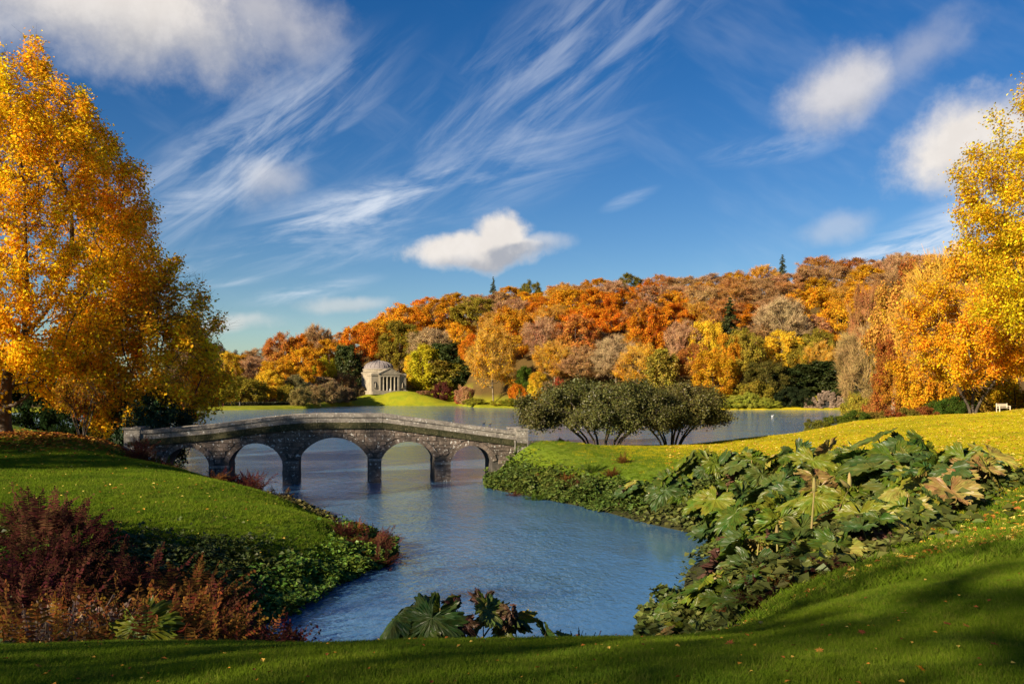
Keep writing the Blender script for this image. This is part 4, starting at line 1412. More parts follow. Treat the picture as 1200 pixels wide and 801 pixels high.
for i, (px, top, w, colr) in enumerate(SHB):
    Y = float(shore_y(px)) + (6 if px > 550 else 9 if px < 411 else 24)
    plant_at(px, Y, top, FP['bush'][i % 3], 20, 12.0, w, colr, f'{colour_name(colr) if colr[0] < .2 else "autumn-coloured"} bush right on the far shore, {ORD[i]} of the row from the left', 'bush', 'bushes on the far shore', 'bush')
# distant dark hill wood beyond the left shore
for i, (px, Y, top, w) in enumerate([(238, 640, 398, 34), (256, 650, 402, 34), (276, 680, 410, 30), (222, 620, 400, 40), (295, 700, 412, 30)]):
    plant_at(px, Y, top, FP['broad'][i % 4], 20, 8.2, w, (0.16, 0.12, 0.10), f'dusky purple-brown tree on the distant hill, {ORD[i]} of five', 'tree', 'distant dusky trees', 'broadleaf_tree')

# ------------------------------------------------------------------ gunnera
def gunnera_leaf(seed, teeth=0.10, cup=0.22, crumple=0.06, lobes=9):
    rng = np.random.default_rng(seed)
    nt, nrg = 99, 6
    th = np.linspace(-2.72, 2.72, nt)
    ph = th / 2.72 * lobes / 2
    env = 0.80 + 0.20 * np.cos(th * 0.75)
    lob = np.abs(np.cos(np.pi * ph)) ** 0.55
    r = env * (0.66 + 0.34 * lob)
    r *= 1 + teeth * np.abs((np.arange(nt) % 3) - 1) * (0.6 + 0.8 * rng.random(nt)) - teeth * 0.6
    V = [(0, 0, 0)]
    for k in range(1, nrg + 1):
        f = k / nrg
        rr = r * f
        vein = 0.055 * f * (0.6 - lob) + crumple * f * np.sin(th * 7 + f * 9 + seed) * rng.random(nt)
        z = cup * f ** 1.7 * (0.8 + 0.35 * np.sin(th * 1.3 + seed)) + vein - 0.10 * f ** 3
        V += list(zip(rr * np.sin(th), rr * np.cos(th), z))
    T, Q = [], []
    for j in range(nt - 1):
        T.append([0, 1 + j + 1, 1 + j])
        for k in range(nrg - 1):
            a = 1 + k * nt + j
            Q.append([a, a + 1, a + nt + 1, a + nt])
    n = len(T) + len(Q)
    tone = np.concatenate([np.tile(np.clip(0.35 + 0.5 * (0.5 + 0.5 * np.cos(2 * np.pi * np.arange(nt - 1) / 11)), 0, 1), (nrg - 1, 1)).T.ravel() * 0.6 + 0.4 * rng.random(len(Q)), np.full(len(T), 0.7)])
    # order of faces: quads first, then triangles
    return mesh_np('gunnera_leaf', V, Q, T, M_GUN, False, {'tone': ('FACE', tone), 'tint': ('FACE', rng.random(n))})


GL = [gunnera_leaf(1), gunnera_leaf(2, 0.13, 0.10, 0.09, 7), gunnera_leaf(3, 0.10, 0.34, 0.07), gunnera_leaf(4, 0.12, -0.15, 0.12, 8)]
GW = [gunnera_leaf(8, 0.16, -0.45, 0.28, 7), gunnera_leaf(9, 0.16, 0.6, 0.30, 7)]        # withered
STALK = MB().tube([(0, 0, 0), (0.02, 0, 0.5), (0, 0, 1)], [0.045, 0.036, 0.028], 6, False).mesh('stalk', M_STALK, True)
GREENS = [(0.060, 0.095, 0.010), (0.080, 0.115, 0.010), (0.11, 0.145, 0.012), (0.050, 0.085, 0.018), (0.15, 0.17, 0.014), (0.085, 0.11, 0.020)]
YELL = [(0.30, 0.26, 0.045), (0.24, 0.22, 0.04), (0.26, 0.18, 0.05)]
WITH = [(0.13, 0.070, 0.040), (0.20, 0.12, 0.06), (0.12, 0.060, 0.040)]
rg = random.Random(21)
gun_n = [0]


def gunnera(x, y, n, size, hgt, label, wither=0.15, yel=0.15, face=-1.57):
    z = gz(x, y)
    p = empty('gunnera_plant', (x, y, z), label, 'plant', 'gunnera on the banks')
    for i in range(n):
        a = face + (i / n - 0.5) * 6.0 + rg.uniform(-0.4, 0.4)
        q = rg.random()
        rr = hgt * rg.uniform(0.25, 0.85)
        h = hgt * rg.uniform(0.45, 1.0) * (1.05 - 0.35 * rr / hgt)
        bpos = Vector((math.cos(a) * rr, math.sin(a) * rr, h))
        w = rg.random() < wither
        if w and wither < 0.9:
            bpos.z *= 0.55
        me = rg.choice(GW if w else GL)
        tilt = rg.uniform(0.30, 1.15) if not w else rg.uniform(0.7, 1.5)
        colr = rg.choice(WITH) if w else (rg.choice(YELL) if rg.random() < yel else rg.choice(GREENS))
        o = obj('withered_leaf' if w else 'leaf', me, p, color=colr)
        s = size * rg.uniform(0.75, 1.32) * (0.75 if w else 1)
        fwd = Vector((math.cos(a), math.sin(a), 0))
        nrm = (Vector((0, 0, 1)) * math.cos(tilt) + fwd * math.sin(tilt)).normalized()
        yv = (fwd - nrm * fwd.dot(nrm)).normalized()
        xv = yv.cross(nrm)
        rot = Matrix((xv, yv, nrm)).transposed().to_4x4()
        spin = Matrix.Rotation(rg.uniform(-0.5, 0.5), 4, 'Z')
        o.matrix_local = Matrix.Translation(bpos) @ rot @ spin @ Matrix.Scale(s, 4)
        st = obj('stalk', STALK, p)
        base = Vector((math.cos(a) * 0.15, math.sin(a) * 0.15, -0.1))
        d = bpos - base
        st.matrix_local = Matrix.Translation(base) @ d.to_track_quat('Z', 'Y').to_matrix().to_4x4() @ Matrix.Diagonal((size * .9, size * .9, d.length, 1))
    return p


GUN = [(13.2, 30, 11, .95, 1.9, 'tall gunnera at the lawn edge of the big bed, broad dark leaves'), (15.0, 33, 10, .95, 2.0, 'gunnera standing highest at the lawn end of the bed'),
       (12.2, 26.8, 10, .85, 1.5, 'gunnera in the middle of the bed facing the lawn'), (10.4, 32, 10, .9, 1.7, 'gunnera in the heart of the bed'), (14.6, 38.0, 10, .9, 1.6, 'sunlit gunnera at the back of the bed with upright leaves'),
       (13.0, 37, 10, .9, 1.9, 'sunlit yellow-green gunnera at the back of the bed'), (10.2, 27.2, 9, .8, 1.4, 'gunnera below the tall flower stalks'), (8.2, 25.4, 9, .7, 1.2, 'gunnera near the tip of the bed, mixed green and brown'),
       (9.3, 22.6, 8, .6, 1.0, 'low gunnera at the lawn edge beneath the flower stalks'), (6.8, 24.2, 9, .7, 1.1, 'glossy dark gunnera above the near water'), (11.4, 23.0, 8, .65, 1.0, 'low yellowing gunnera on the lawn edge'),
       (13.6, 25.8, 8, .7, 1.1, 'fading yellow gunnera at the sunny lawn corner'), (9.9, 40, 10, .85, 1.6, 'dark gunnera leaning over the creek'), (11.6, 41.5, 9, .85, 1.6, 'gunnera behind the creek bend'),
       (8.3, 44.5, 10, .9, 1.5, 'blue-green gunnera at the shady end of the creek bank'), (10.2, 46, 9, .85, 1.6, 'gunnera at the sunny back of the creek bank'), (12.3, 45, 9, .8, 1.5, 'gunnera beside the sunlit grass at the bed back'),
       (13.4, 41, 9, .85, 1.5, 'gunnera between the creek bend and the sunny lawn'), (6.9, 46.6, 8, .75, 1.1, 'last gunnera towards the bridge on the creek bank'), (5.3, 22.0, 9, .6, .9, 'dark low gunnera at the foot of the bed by the water'),
       (4.5, 23.2, 7, .45, .6, 'small purple-tinged gunnera at the very tip of the bed'), (7.4, 21.4, 8, .6, .8, 'gunnera at the near corner of the bed beside the shaded lawn'), (7.6, 27.6, 9, .75, 1.2, 'gunnera hanging over the dark water'),
       (9.0, 30.5, 9, .8, 1.4, 'gunnera on the waterside slope of the bed'), (8.9, 35.0, 9, .8, 1.3, 'gunnera overhanging the creek mouth'), (11.6, 34.0, 9, .9, 1.8, 'broad-leaved gunnera behind the heart of the bed'),
       (15.4, 28.6, 8, .8, 1.3, 'gunnera spreading out onto the leafy lawn'),
       (5.4, 18.2, 8, .5, .7, 'dark low gunnera at the bottom of the bed nearest the camera'), (6.9, 18.4, 8, .5, .7, 'low gunnera where the bed meets the near lawn'), (8.3, 19.6, 8, .55, .8, 'gunnera on the lawn side of the bed corner'),
       (4.0, 19.6, 7, .45, .6, 'small gunnera right at the near waterline'), (9.9, 20.9, 8, .55, .8, 'yellow-tinged gunnera along the lawn side of the bed'), (11.9, 24.6, 8, .6, .9, 'gunnera among fallen leaves along the lawn side')]
for (x, y, n, s, h, lab) in GUN:
    near_corner = 'fading' in lab or 'yellowing' in lab
    gunnera(x, y, n + 3, s, h, lab, wither=0.14 if x < 9.5 and y < 33 else 0.07, yel=0.55 if near_corner else 0.15)
gunnera(-0.95, 12.8, 8, .46, 1.2, 'torn gunnera clump with broad green leaves above the lawn edge, in front of water', 0.0, 0.1)
gunnera(-0.40, 13.0, 6, .30, 1.35, 'shrivelled purple-black gunnera in the middle of the foreground group', 1.0, 0.0)
gunnera(0.20, 12.9, 8, .34, 1.0, 'small pale gunnera clump last in the foreground group', 0.1, 0.4)
gunnera(-5.7, 13.4, 4, .5, 1.0, 'low green gunnera leaf among the foreground ferns', 0.0, 0.0)
for i, (x, y, h, dx, lab) in enumerate([(7.9, 22.6, 1.75, 0.15, 'upright pale gunnera flower stalk in the bed'), (8.2, 22.2, 1.7, 0.75, 'leaning pale gunnera flower stalk with forked tip'), (7.0, 22.5, 0.9, 0.0, 'short stubby gunnera flower stalk')]):
    t = empty('flower_stalk', (x, y, gz(x, y)), lab, 'plant stalk', 'pale flower stalks')
    MB().tube([(0, 0, -.1), (dx * .25, 0, h * .5), (dx * .8, 0.05, h)], [0.035, 0.03, 0.02], 7).build('stem', M_STALK, t, True)
    hd = MB().lathe([(0.01, 0), (0.06, 0.06), (0.055, 0.2), (0.03, 0.36), (0.0, 0.42)], 8)
    o = hd.build('flower_head', M_STALK, t, True)
    o.location = (dx * .8, 0.05, h - 0.02)
    if dx > .5:
        o2 = obj('flower_head', o.data, t)
        o2.location = (dx * .8, 0.05, h - 0.02)
        o2.rotation_euler = (0.3, -0.9, 0)

# ------------------------------------------------------------------ ferns and small bank plants
def fern(seed, n=34, L=1.1, spread=0.55, upr=0.9, pin=22, pl=0.16, wisp=1.0):
    rng = np.random.default_rng(seed)
    V, Q, tone = [], [], []
    for i in range(n):
        a = rng.random() * 6.283
        el = upr + rng.normal() * 0.22
        l = L * (0.6 + 0.55 * rng.random())
        curve = 0.5 + 0.6 * rng.random()
        p = np.array([math.cos(a), math.sin(a), 0]) * spread * rng.random() * 0.5
        d = np.array([math.cos(a) * math.cos(el), math.sin(a) * math.cos(el), math.sin(el)])
        tn = rng.random()
        side = np.cross(d, [0, 0, 1.0])
        side /= np.linalg.norm(side) + 1e-9
        m = pin
        for k in range(m):
            f = (k + 1) / m
            q = p + d * l / m
            V += [p - side * .008, p + side * .008, q + side * .006, q - side * .006]
            b = len(V)
            Q.append([b - 4, b - 3, b - 2, b - 1]); tone.append(tn * .5)
            w = pl * wisp * math.sin(math.pi * min(0.97, f * 0.88 + 0.12)) ** 0.8 * (0.75 + 0.5 * rng.random())
            nr = np.cross(side, d)
            for sg in (-1, 1):
                t = q + side * sg * w + d * w * .45 + nr * rng.normal() * .03 - np.array([0, 0, .03])
                h = d * l / m * .42
                mid = (q + t) / 2
                V += [q, mid - h, t, mid + h]
                b = len(V)
                Q.append([b - 4, b - 3, b - 2, b - 1]); tone.append(np.clip(tn * .6 + .4 * rng.random(), 0, 1))
            p = q
            d = d + np.array([0, 0, -curve * 1.15 / m]) + rng.normal(size=3) * 0.03
            d /= np.linalg.norm(d)
    V = np.array(V)
    tone = np.array(tone)
    return mesh_np('fern_fronds', V, Q, mat=M_LEAFN, attrs={'tone': ('FACE', tone), 'tint': ('FACE', rng.random(len(tone)))})


FERN = [fern(1), fern(2, 38, 1.2, .6, 1.05), fern(3, 30, 1.0, .5, .75), fern(4, 44, 0.9, .6, 1.1, 18, .11)]
WISP = [fern(5, 130, 0.9, .9, 1.2, 14, .045), fern(6, 140, 0.8, 1.0, 1.15, 13, .04)]
MAROON, DRED, OCHRE, RUSTF, GREYT, GRN = (0.105, 0.040, 0.024), (0.12, 0.034, 0.026), (0.34, 0.17, 0.030), (0.21, 0.095, 0.026), (0.24, 0.17, 0.125), (0.11, 0.17, 0.02)
FNAME = {MAROON: 'maroon-brown', DRED: 'dark red', OCHRE: 'ochre', RUSTF: 'rust-brown', GREYT: 'grey-tan', GRN: 'green'}
rfn = random.Random(31)


def fern_field(n, pxr, yr, colrs, meshes, sc_r, where, kind='fern', fs=1.0):
    for i in range(n):
        Y = lerp(yr[0], yr[1], (i + rfn.random()) / n)
        px = lerp(pxr[0], pxr[1], ((i * 0.618) % 1 + rfn.uniform(-.06, .06)) % 1)
        x = (px - 600) / FPX * Y
        z = gz(x, Y)
        c = colrs[i % len(colrs)]
        s = rfn.uniform(*sc_r) * fs
        t = empty(f'{kind}_clump', (x, Y, z - .05), f'{FNAME[c]} {kind} clump {where}, {ORD[i]} back from the camera', kind, f'{kind}s {where}', rfn.uniform(0, 6.28))
        t.scale = (s, s, s * rfn.uniform(.85, 1.15))
        lum = rfn.uniform(.8, 1.25)
        f = obj('fronds' if kind == 'fern' else 'stems', rfn.choice(meshes), t, color=tuple(v * lum for v in c))
        f['kind'] = 'stuff'


fern_field(13, (-10, 95), (22.5, 27.5), [MAROON, MAROON, GRN, MAROON], FERN, (1.0, 1.35), 'on the far side of the gully', fs=1.2)
fern_field(40, (10, 262), (18.5, 24.0), [MAROON, MAROON, RUSTF, MAROON, MAROON], FERN, (1.0, 1.35), 'down the middle of the gully', fs=1.15)
fern_field(16, (170, 292), (16.5, 20.5), [MAROON, RUSTF, MAROON], FERN, (0.9, 1.2), 'at the water end of the gully', fs=1.2)
fern_field(8, (-10, 55), (13.2, 15.5), [OCHRE, RUSTF, OCHRE], FERN, (0.75, 0.95), 'in the near corner by the lawn', fs=1.35)
fern_field(26, (125, 295), (13.0, 16.5), [RUSTF, OCHRE, RUSTF, RUSTF], FERN, (0.75, 1.0), 'along the near lawn edge', fs=1.3)
fern_field(6, (50, 125), (13.4, 15.0), [GREYT], WISP, (0.6, 0.8), 'along the near lawn edge', 'dry_grass', fs=1.7)
fern_field(12, (0, 200), (15.5, 18.8), [GRN, RUSTF], FERN, (0.7, 0.95), 'in the shady hollow')
fern_field(4, (305, 362), (13.6, 15.0), [DRED], [FERN[3]], (0.45, 0.62), 'on the lawn lip beside the water', fs=1.8)
fern_field(9, (398, 448), (32.0, 35.5), [MAROON, RUSTF, MAROON], FERN, (0.8, 1.1), 'at the tip of the grassy bank')
fern_field(9, (246, 335), (45.5, 49.5), [RUSTF, DRED, DRED], FERN, (0.9, 1.2), 'below the second arch')
fern_field(7, (150, 205), (52.0, 56.0), [RUSTF, DRED, MAROON, GRN], FERN, (1.0, 1.35), 'below the first arch')
fern_field(9, (588, 745), (50.5, 56.0), [RUSTF, MAROON, GRN, RUSTF], FERN, (0.55, 0.9), 'along the shrub bank by the bridge')
fern_field(4, (640, 690), (13.4, 13.8), [DRED], [WISP[0]], (0.25, 0.35), 'at the rim of the near lawn', fs=2.2)
fern_field(10, (860, 985), (16.5, 21.5), [MAROON, RUSTF], FERN, (0.5, 0.75), 'at the foot of the gunnera bed')
fern_field(5, (845, 900), (33, 38), [MAROON, RUSTF, OCHRE], FERN, (0.7, 0.9), 'inside the gunnera bed')


# ground-hugging ivy and marsh plants along the waterline
def cover(name, label, pts, n, size, hgt, colr, seed, wid=1.2):
    rng = np.random.default_rng(seed)
    pts = np.array(pts, float)
    seg = np.linalg.norm(np.diff(pts, axis=0), axis=1)
    cs = np.concatenate([[0], np.cumsum(seg)])
    t = rng.random(n) * cs[-1]
    x = np.interp(t, cs, pts[:, 0]) + rng.normal(size=n) * wid * 0.5
    y = np.interp(t, cs, pts[:, 1]) + rng.normal(size=n) * wid * 0.5
    z = ground(x, y)
    hm = np.maximum(0.15, 0.6 + 1.6 * vnoise(x, y, 0.9, seed))
    ok_ = z > -0.12
    x, y, z, hm, n = x[ok_], y[ok_], z[ok_], hm[ok_], int(ok_.sum())
    z = np.maximum(z, 0.0) + hgt * hm * rng.random(n) ** 0.6
    V, Q = leaves(rng, np.stack([x, y, z], -1), size, 1.4, asp=0.9)
    o = obj(name, leaf_mesh(name, V, Q, M_EVER, rng), color=colr)
    tag(o, label, 'ground cover', kind='stuff')


cover('ground_cover', 'leafy green marsh plants along the waterline of the grassy bank', [(-7.6, 24), (-6.8, 27), (-6.0, 30), (-5.2, 32), (-5.2, 35), (-6.3, 38)], 9000, 0.15, 0.5, (0.09, 0.15, 0.02), 5, 1.3)
cover('ground_cover', 'green ivy bank between bridge foot and gunnera', [(7.4, 45.5), (5.0, 49), (3.0, 52), (0.9, 55.5), (-0.8, 58), (-0.9, 61)], 16000, 0.20, 0.75, (0.075, 0.105, 0.018), 6, 1.7)
cover('ground_cover', 'dull brown-green marsh plants under the second arch', [(-9, 42), (-13, 47.5), (-18, 53.5), (-22.5, 58)], 7000, 0.17, 0.4, (0.10, 0.09, 0.025), 7, 0.9)
cover('ground_cover', 'mixed leaves filling the floor of the gunnera bed', [(5.2, 27), (4.6, 24), (3.8, 21), (5, 19), (8, 21), (8, 23.5), (11, 25), (13.5, 28), (12, 33), (10, 31), (9, 36), (11, 40), (9, 44), (12, 44)], 30000, 0.24, 0.6, (0.085, 0.10, 0.022), 8, 2.6)
cover('ground_cover', 'bramble and low leaves filling the fern gully', [(-8.2, 28.5), (-11, 26.5), (-15, 25.5), (-13, 25), (-10, 21), (-8, 19), (-9, 15.5), (-5.5, 15), (-6, 18)], 22000, 0.14, 0.5, (0.060, 0.078, 0.018), 9, 2.2)

# ------------------------------------------------------------------ grass and fallen leaves
def grass_material(name, ca, cb, cc):
    m, g = new_mat(name)
    oi = g.n('ShaderNodeObjectInfo')
    geo = g.n('ShaderNodeNewGeometry').outputs['Position']
    c = g.mix(g.ramp(g.noise(geo, 0.5, 3), 0.3, 0.7), ca, cb)
    c = g.mix(g.ramp(oi.outputs['Random'], 0.6, 1.0, 0, 0.55), c, cc)
    c = g.mix(g.ramp(g.noise(geo, 1.3, 5.0, 0.7), 0.50, 0.72, 0, 0.65), c, tuple(v * 0.45 + 0.012 for v in ca))
    d = g.n('ShaderNodeBsdfDiffuse')
    g.l(c, d.inputs[0])
    t_ = g.n('ShaderNodeBsdfTranslucent')
    g.l(c, t_.inputs[0])
    mx = g.n('ShaderNodeMixShader')
    mx.inputs[0].default_value = 0.35
    g.l(d.outputs[0], mx.inputs[1])
    g.l(t_.outputs[0], mx.inputs[2])
    finish(g, mx.outputs[0])
    return m


M_GRASS = grass_material('grass_blade', (0.088, 0.155, 0.010), (0.140, 0.210, 0.012), (0.23, 0.22, 0.04))
M_GRASS_SUNLIT = grass_material('grass_blade_sunlit_yellow', (0.30, 0.29, 0.010), (0.50, 0.42, 0.014), (0.62, 0.45, 0.03))  # yellowed blades, brightened in colour to look sunlit


def tuft(seed, n, h, r, w, mat=None):
    rng = np.random.default_rng(seed)
    a = rng.random(n) * 6.283
    b = np.stack([np.cos(a), np.sin(a), 0 * a], -1) * (r * rng.random(n) ** .5)[:, None]
    d = rng.normal(size=(n, 3)) * 0.55
    d[:, 2] = 1
    d /= np.linalg.norm(d, axis=1)[:, None]
    s = np.cross(d, rng.normal(size=(n, 3)))
    s /= np.linalg.norm(s, axis=1)[:, None]
    L = (h * (.5 + .7 * rng.random(n)))[:, None]
    V = np.stack([b - s * w, b + s * w, b + d * L], 1).reshape(-1, 3)
    return mesh_np('grass_tuft', V, tris=np.arange(3 * n).reshape(n, 3), mat=mat or M_GRASS)


def scatter(name, label, x, y, z, tuft_me, smin, smax):
    me = mesh_np(name, np.stack([x, y, z], -1))
    o = obj(name, me)
    tag(o, label, 'grass', kind='stuff')
    src = bpy.data.objects.new(name + '_tuft', tuft_me)
    ng = bpy.data.node_groups.new(name, 'GeometryNodeTree')
    ng.interface.new_socket('Geometry', in_out='INPUT', socket_type='NodeSocketGeometry')
    ng.interface.new_socket('Geometry', in_out='OUTPUT', socket_type='NodeSocketGeometry')
    N, Lk = ng.nodes, ng.links
    gi, go = N.new('NodeGroupInput'), N.new('NodeGroupOutput')
    ip = N.new('GeometryNodeInstanceOnPoints')
    inf = N.new('GeometryNodeObjectInfo')
    inf.inputs['Object'].default_value = src
    inf.inputs['As Instance'].default_value = True
    rv = N.new('FunctionNodeRandomValue'); rv.data_type = 'FLOAT_VECTOR'
    rv.inputs[0].default_value = (-.12, -.12, 0); rv.inputs[1].default_value = (.12, .12, 6.28)
    rs = N.new('FunctionNodeRandomValue'); rs.data_type = 'FLOAT'
    rs.inputs[2].default_value = smin; rs.inputs[3].default_value = smax
    Lk.new(gi.outputs[0], ip.inputs['Points'])
    Lk.new(inf.outputs['Geometry'], ip.inputs['Instance'])
    Lk.new(rv.outputs[0], ip.inputs['Rotation'])
    Lk.new(rs.outputs[1], ip.inputs['Scale'])
    Lk.new(ip.outputs[0], go.inputs[0])
    o.modifiers.new('scatter', 'NODES').node_group = ng
    return o


rgs = np.random.default_rng(3)
n = 60000
Yg = 4.0 + 9.0 * rgs.random(n) ** 0.8
Xg = (rgs.random(n) * 1.30 - 0.65) * Yg
Zg = ground(Xg, Yg)
scatter('grass', 'short mown grass of the shaded near lawn', Xg, Yg, Zg, tuft(1, 26, 0.05, 0.06, 0.0028), .7, 1.3)
n = 46000
Yg = 22 + 34 * rgs.random(n)
Xg = (-0.62 + 0.46 * rgs.random(n)) * Yg
Zg = ground(Xg, Yg)
fl = np.interp(Xg, [-40, -22, -16, -12, -9.0, -7], [29, 27.5, 26.5, 27.5, 29, 30])
k_ = (Zg > 0.35) & (Yg > fl - 1.2)
scatter('grass', 'smooth green grass of the sloping bank by the bridge', Xg[k_], Yg[k_], Zg[k_], tuft(2, 22, 0.09, 0.16, 0.007), .7, 1.4)
n = 60000
Yg = 12 + 84 * rgs.random(n) ** 1.1
Xg = (0.02 + 0.64 * rgs.random(n)) * Yg
Zg = ground(Xg, Yg)
inbed = (Xg > 3.0) & (Xg < 14) & (Yg > 15) & (Yg < 46) & (Zg < 2.5)
ok_ = (Zg > 0.5) & ~inbed & ~((Xg < 4) & (Yg < 24))
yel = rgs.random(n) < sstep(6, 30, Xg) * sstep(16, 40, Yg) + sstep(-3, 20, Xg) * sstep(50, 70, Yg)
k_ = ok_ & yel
scatter('grass', 'sunlit yellowing grass of the far lawn', Xg[k_], Yg[k_], Zg[k_], tuft(3, 22, 0.10, 0.20, 0.008, M_GRASS_SUNLIT), .7, 1.4)
k_ = ok_ & ~yel
scatter('grass', 'green grass between the near lawn and the gunnera bed', Xg[k_], Yg[k_], Zg[k_], tuft(4, 22, 0.10, 0.20, 0.008), .7, 1.4)

m, g = new_mat('fallen_leaf')
tn = g.n('ShaderNodeAttribute', attribute_name='tone').outputs['Fac']
cr = g.n('ShaderNodeValToRGB')
cr.color_ramp.elements[0].color = (0.16, 0.05, 0.02, 1)
cr.color_ramp.elements[1].color = (0.60, 0.46, 0.10, 1)
for ps_, cc in ((0.35, (0.30, 0.10, 0.02, 1)), (0.65, (0.50, 0.24, 0.03, 1))):
    cr.color_ramp.elements.new(ps_).color = cc
g.l(tn, cr.inputs[0])
d = g.n('ShaderNodeBsdfDiffuse'); g.l(cr.outputs[0], d.inputs[0])
finish(g, d.outputs[0])
M_FALL = m


def fallen(label, x, y, size, seed, bias=0.0):
    rng = np.random.default_rng(seed)
    z = ground(x, y) + 0.05 + 0.02 * rng.random(len(x))
    V, Q = leaves(rng, np.stack([x, y, z], -1), size, 2.6, asp=0.8)
    me = mesh_np('fallen_leaves', V, Q, mat=M_FALL, attrs={'tone': ('FACE', np.clip(rng.random(len(x)) + bias, 0, 1))})
    tag(obj('fallen_leaves', me), label, 'leaves', kind='stuff')


xa = -37 + rgs.normal(size=15000) * 6.5
ya = 57.5 + rgs.normal(size=15000) * 4.0
k_ = (ground(xa, ya) > 1.5)
fallen('carpet of russet fallen leaves beneath the tall golden tree', xa[k_], ya[k_], 0.22, 1, -0.15)
n = 15000
yb = 14 + 96 * rgs.random(n)
xb = (0.18 + 0.5 * rgs.random(n)) * yb
zb = ground(xb, yb)
k_ = (zb > 1.6) & ~((xb > 3) & (xb < 14) & (yb > 15) & (yb < 46) & (zb < 3.2))
fallen('yellow and red leaves strewn over the sunlit lawn', xb[k_], yb[k_], 0.15, 2, 0.22)
n = 500
yc = 24 + 30 * rgs.random(n); xc = (-0.6 + 0.4 * rgs.random(n)) * yc
k_ = ground(xc, yc) > 0.8
fallen('few pale leaves dotted over the grassy bank', xc[k_], yc[k_], 0.12, 3, 0.3)
n = 260
yd = 5 + 8 * rgs.random(n); xd = (-0.6 + 1.2 * rgs.random(n)) * yd
fallen('tiny brown leaf scraps lying in the near lawn', xd, yd, 0.035, 4, -0.1)
# larger single leaves on the near lawn
th = np.linspace(0, 2 * math.pi, 21)[:-1]
rr = np.array([1, .45, .8, .4] * 5)
mv = [(0, 0, 0.01)] + [(math.sin(t) * r_, math.cos(t) * r_, 0.12 * r_ * math.sin(3 * t)) for t, r_ in zip(th, rr)]
MAPLE = mesh_np('maple_leaf', mv, tris=[[0, 1 + (i + 1) % 20, 1 + i] for i in range(20)], mat=M_LEAFN, attrs={'tone': ('FACE', [.5] * 20), 'tint': ('FACE', [.5] * 20)})
FL = [(535, 742, RED), (597, 741, RED), (570, 752, YELLOW), (545, 757, RUST), (496, 741, RED), (719, 767, PINK), (760, 778, RUST), (549, 751, AMBER), (855, 758, RED), (838, 752, RUST), (1110, 735, RED), (1133, 738, RUST), (1060, 722, BROWN),
      (892, 733, TAN), (250, 762, RUST), (90, 755, TAN), (135, 760, TAN), (230, 785, BROWN), (45, 786, RUST), (248, 798, ORANGE), (1010, 745, RED), (960, 768, RUST), (1165, 760, RED), (1080, 790, ORANGE), (680, 790, RUST)]
for i, (px, py, c_) in enumerate(FL):
    lo, hi = 4.0, 30.0
    for _ in range(30):                                   # walk down the sight line to the lawn
        mdd = (lo + hi) / 2
        q = at(px, py, mdd)
        if q.z > gz(q.x, q.y): lo = mdd
        else: hi = mdd
        if hi - lo < 0.01: break
    q = at(px, py, lo)
    o = obj('fallen_leaf', MAPLE, None, (q.x, q.y, gz(q.x, q.y) + 0.045), color=c_)
    s = R.uniform(.035, .06)
    o.scale = (s, s, s)
    o.rotation_euler = (R.uniform(-.5, .5), R.uniform(-.5, .5), R.uniform(0, 6.28))
    tag(o, f'{colour_name(c_)} fallen leaf on the shaded near lawn, {ORD[i]} of the larger ones', 'leaf', 'single leaves on the near lawn')

# ------------------------------------------------------------------ bench, grotto, hedge, birds, people
bx, by = (1176 - 600) / FPX * 108, 108
bench = empty('garden_bench', (bx, by, gz(bx, by)), 'pale wooden garden bench under the orange-gold tree', 'bench', rz=0.25)
for k in range(4):
    MB().box(-.85, .85, -.24 + k * .13, -.14 + k * .13, .42, .46).build('seat_slat', M_WOOD, bench)
for k in range(3):
    MB().box(-.85, .85, .30, .34, .56 + k * .15, .67 + k * .15).build('back_slat', M_WOOD, bench)
for sx in (-.8, .8):
    MB().box(sx - .04, sx + .04, -.26, -.18, -.1, .64).build('leg', M_WOOD, bench)
    MB().box(sx - .04, sx + .04, .24, .30, -.1, 1.02).build('leg', M_WOOD, bench)
    MB().box(sx - .05, sx + .05, -.28, .30, .645, .69).build('armrest', M_WOOD, bench)

gx, gy = (968 - 600) / FPX * 327, 327
grot = empty('stone_grotto', (gx, gy, 0), 'ruined rubble grotto wall with a dark arched opening at the water edge', 'grotto')
rng = np.random.default_rng(77)


def rock(mb, c, s, rng):
    base = len(mb.v)
    ph, k = [0.0, 0.6, 1.2, 1.9, 2.5, 3.14159], 7
    for p_ in ph:
        for j in range(k):
            t = 6.283 * j / k
            q = 0.75 + 0.5 * rng.random()
            mb.v.append((c[0] + s[0] * q * math.sin(p_) * math.cos(t), c[1] + s[1] * q * math.sin(p_) * math.sin(t), c[2] + s[2] * q * math.cos(p_)))
    for i in range(5):
        for j in range(k):
            j2 = (j + 1) % k
            mb.q.append([base + i * k + j, base + (i + 1) * k + j, base + (i + 1) * k + j2, base + i * k + j2])


for (x0, x1, zt, nm) in ((-8.0, -3.4, 4.6, 'wing_wall'), (-3.2, 3.2, 8.0, 'gate_tower'), (3.4, 8.2, 5.0, 'wing_wall')):
    mb = MB()
    for i in range(150 if nm == 'gate_tower' else 90):
        x, z = rng.uniform(x0, x1), rng.uniform(0, zt) * (0.86 + 0.14 * math.sin(i))
        if nm == 'gate_tower' and abs(x) < 1.5 and z < 3.6:
            continue
        rock(mb, (x, (0 if nm == 'gate_tower' else 1.0) + rng.normal() * .15, z), (0.75, 0.5, 0.45), rng)
    o = mb.build(nm, M_ROCK, grot)
    o['kind'] = 'stuff'
MB().box(-2.6, 2.6, 0.5, 1.0, -1, 5).build('recess_shade_panel', M_DARK, grot)  # solid dark slab, paints the shade behind the arch

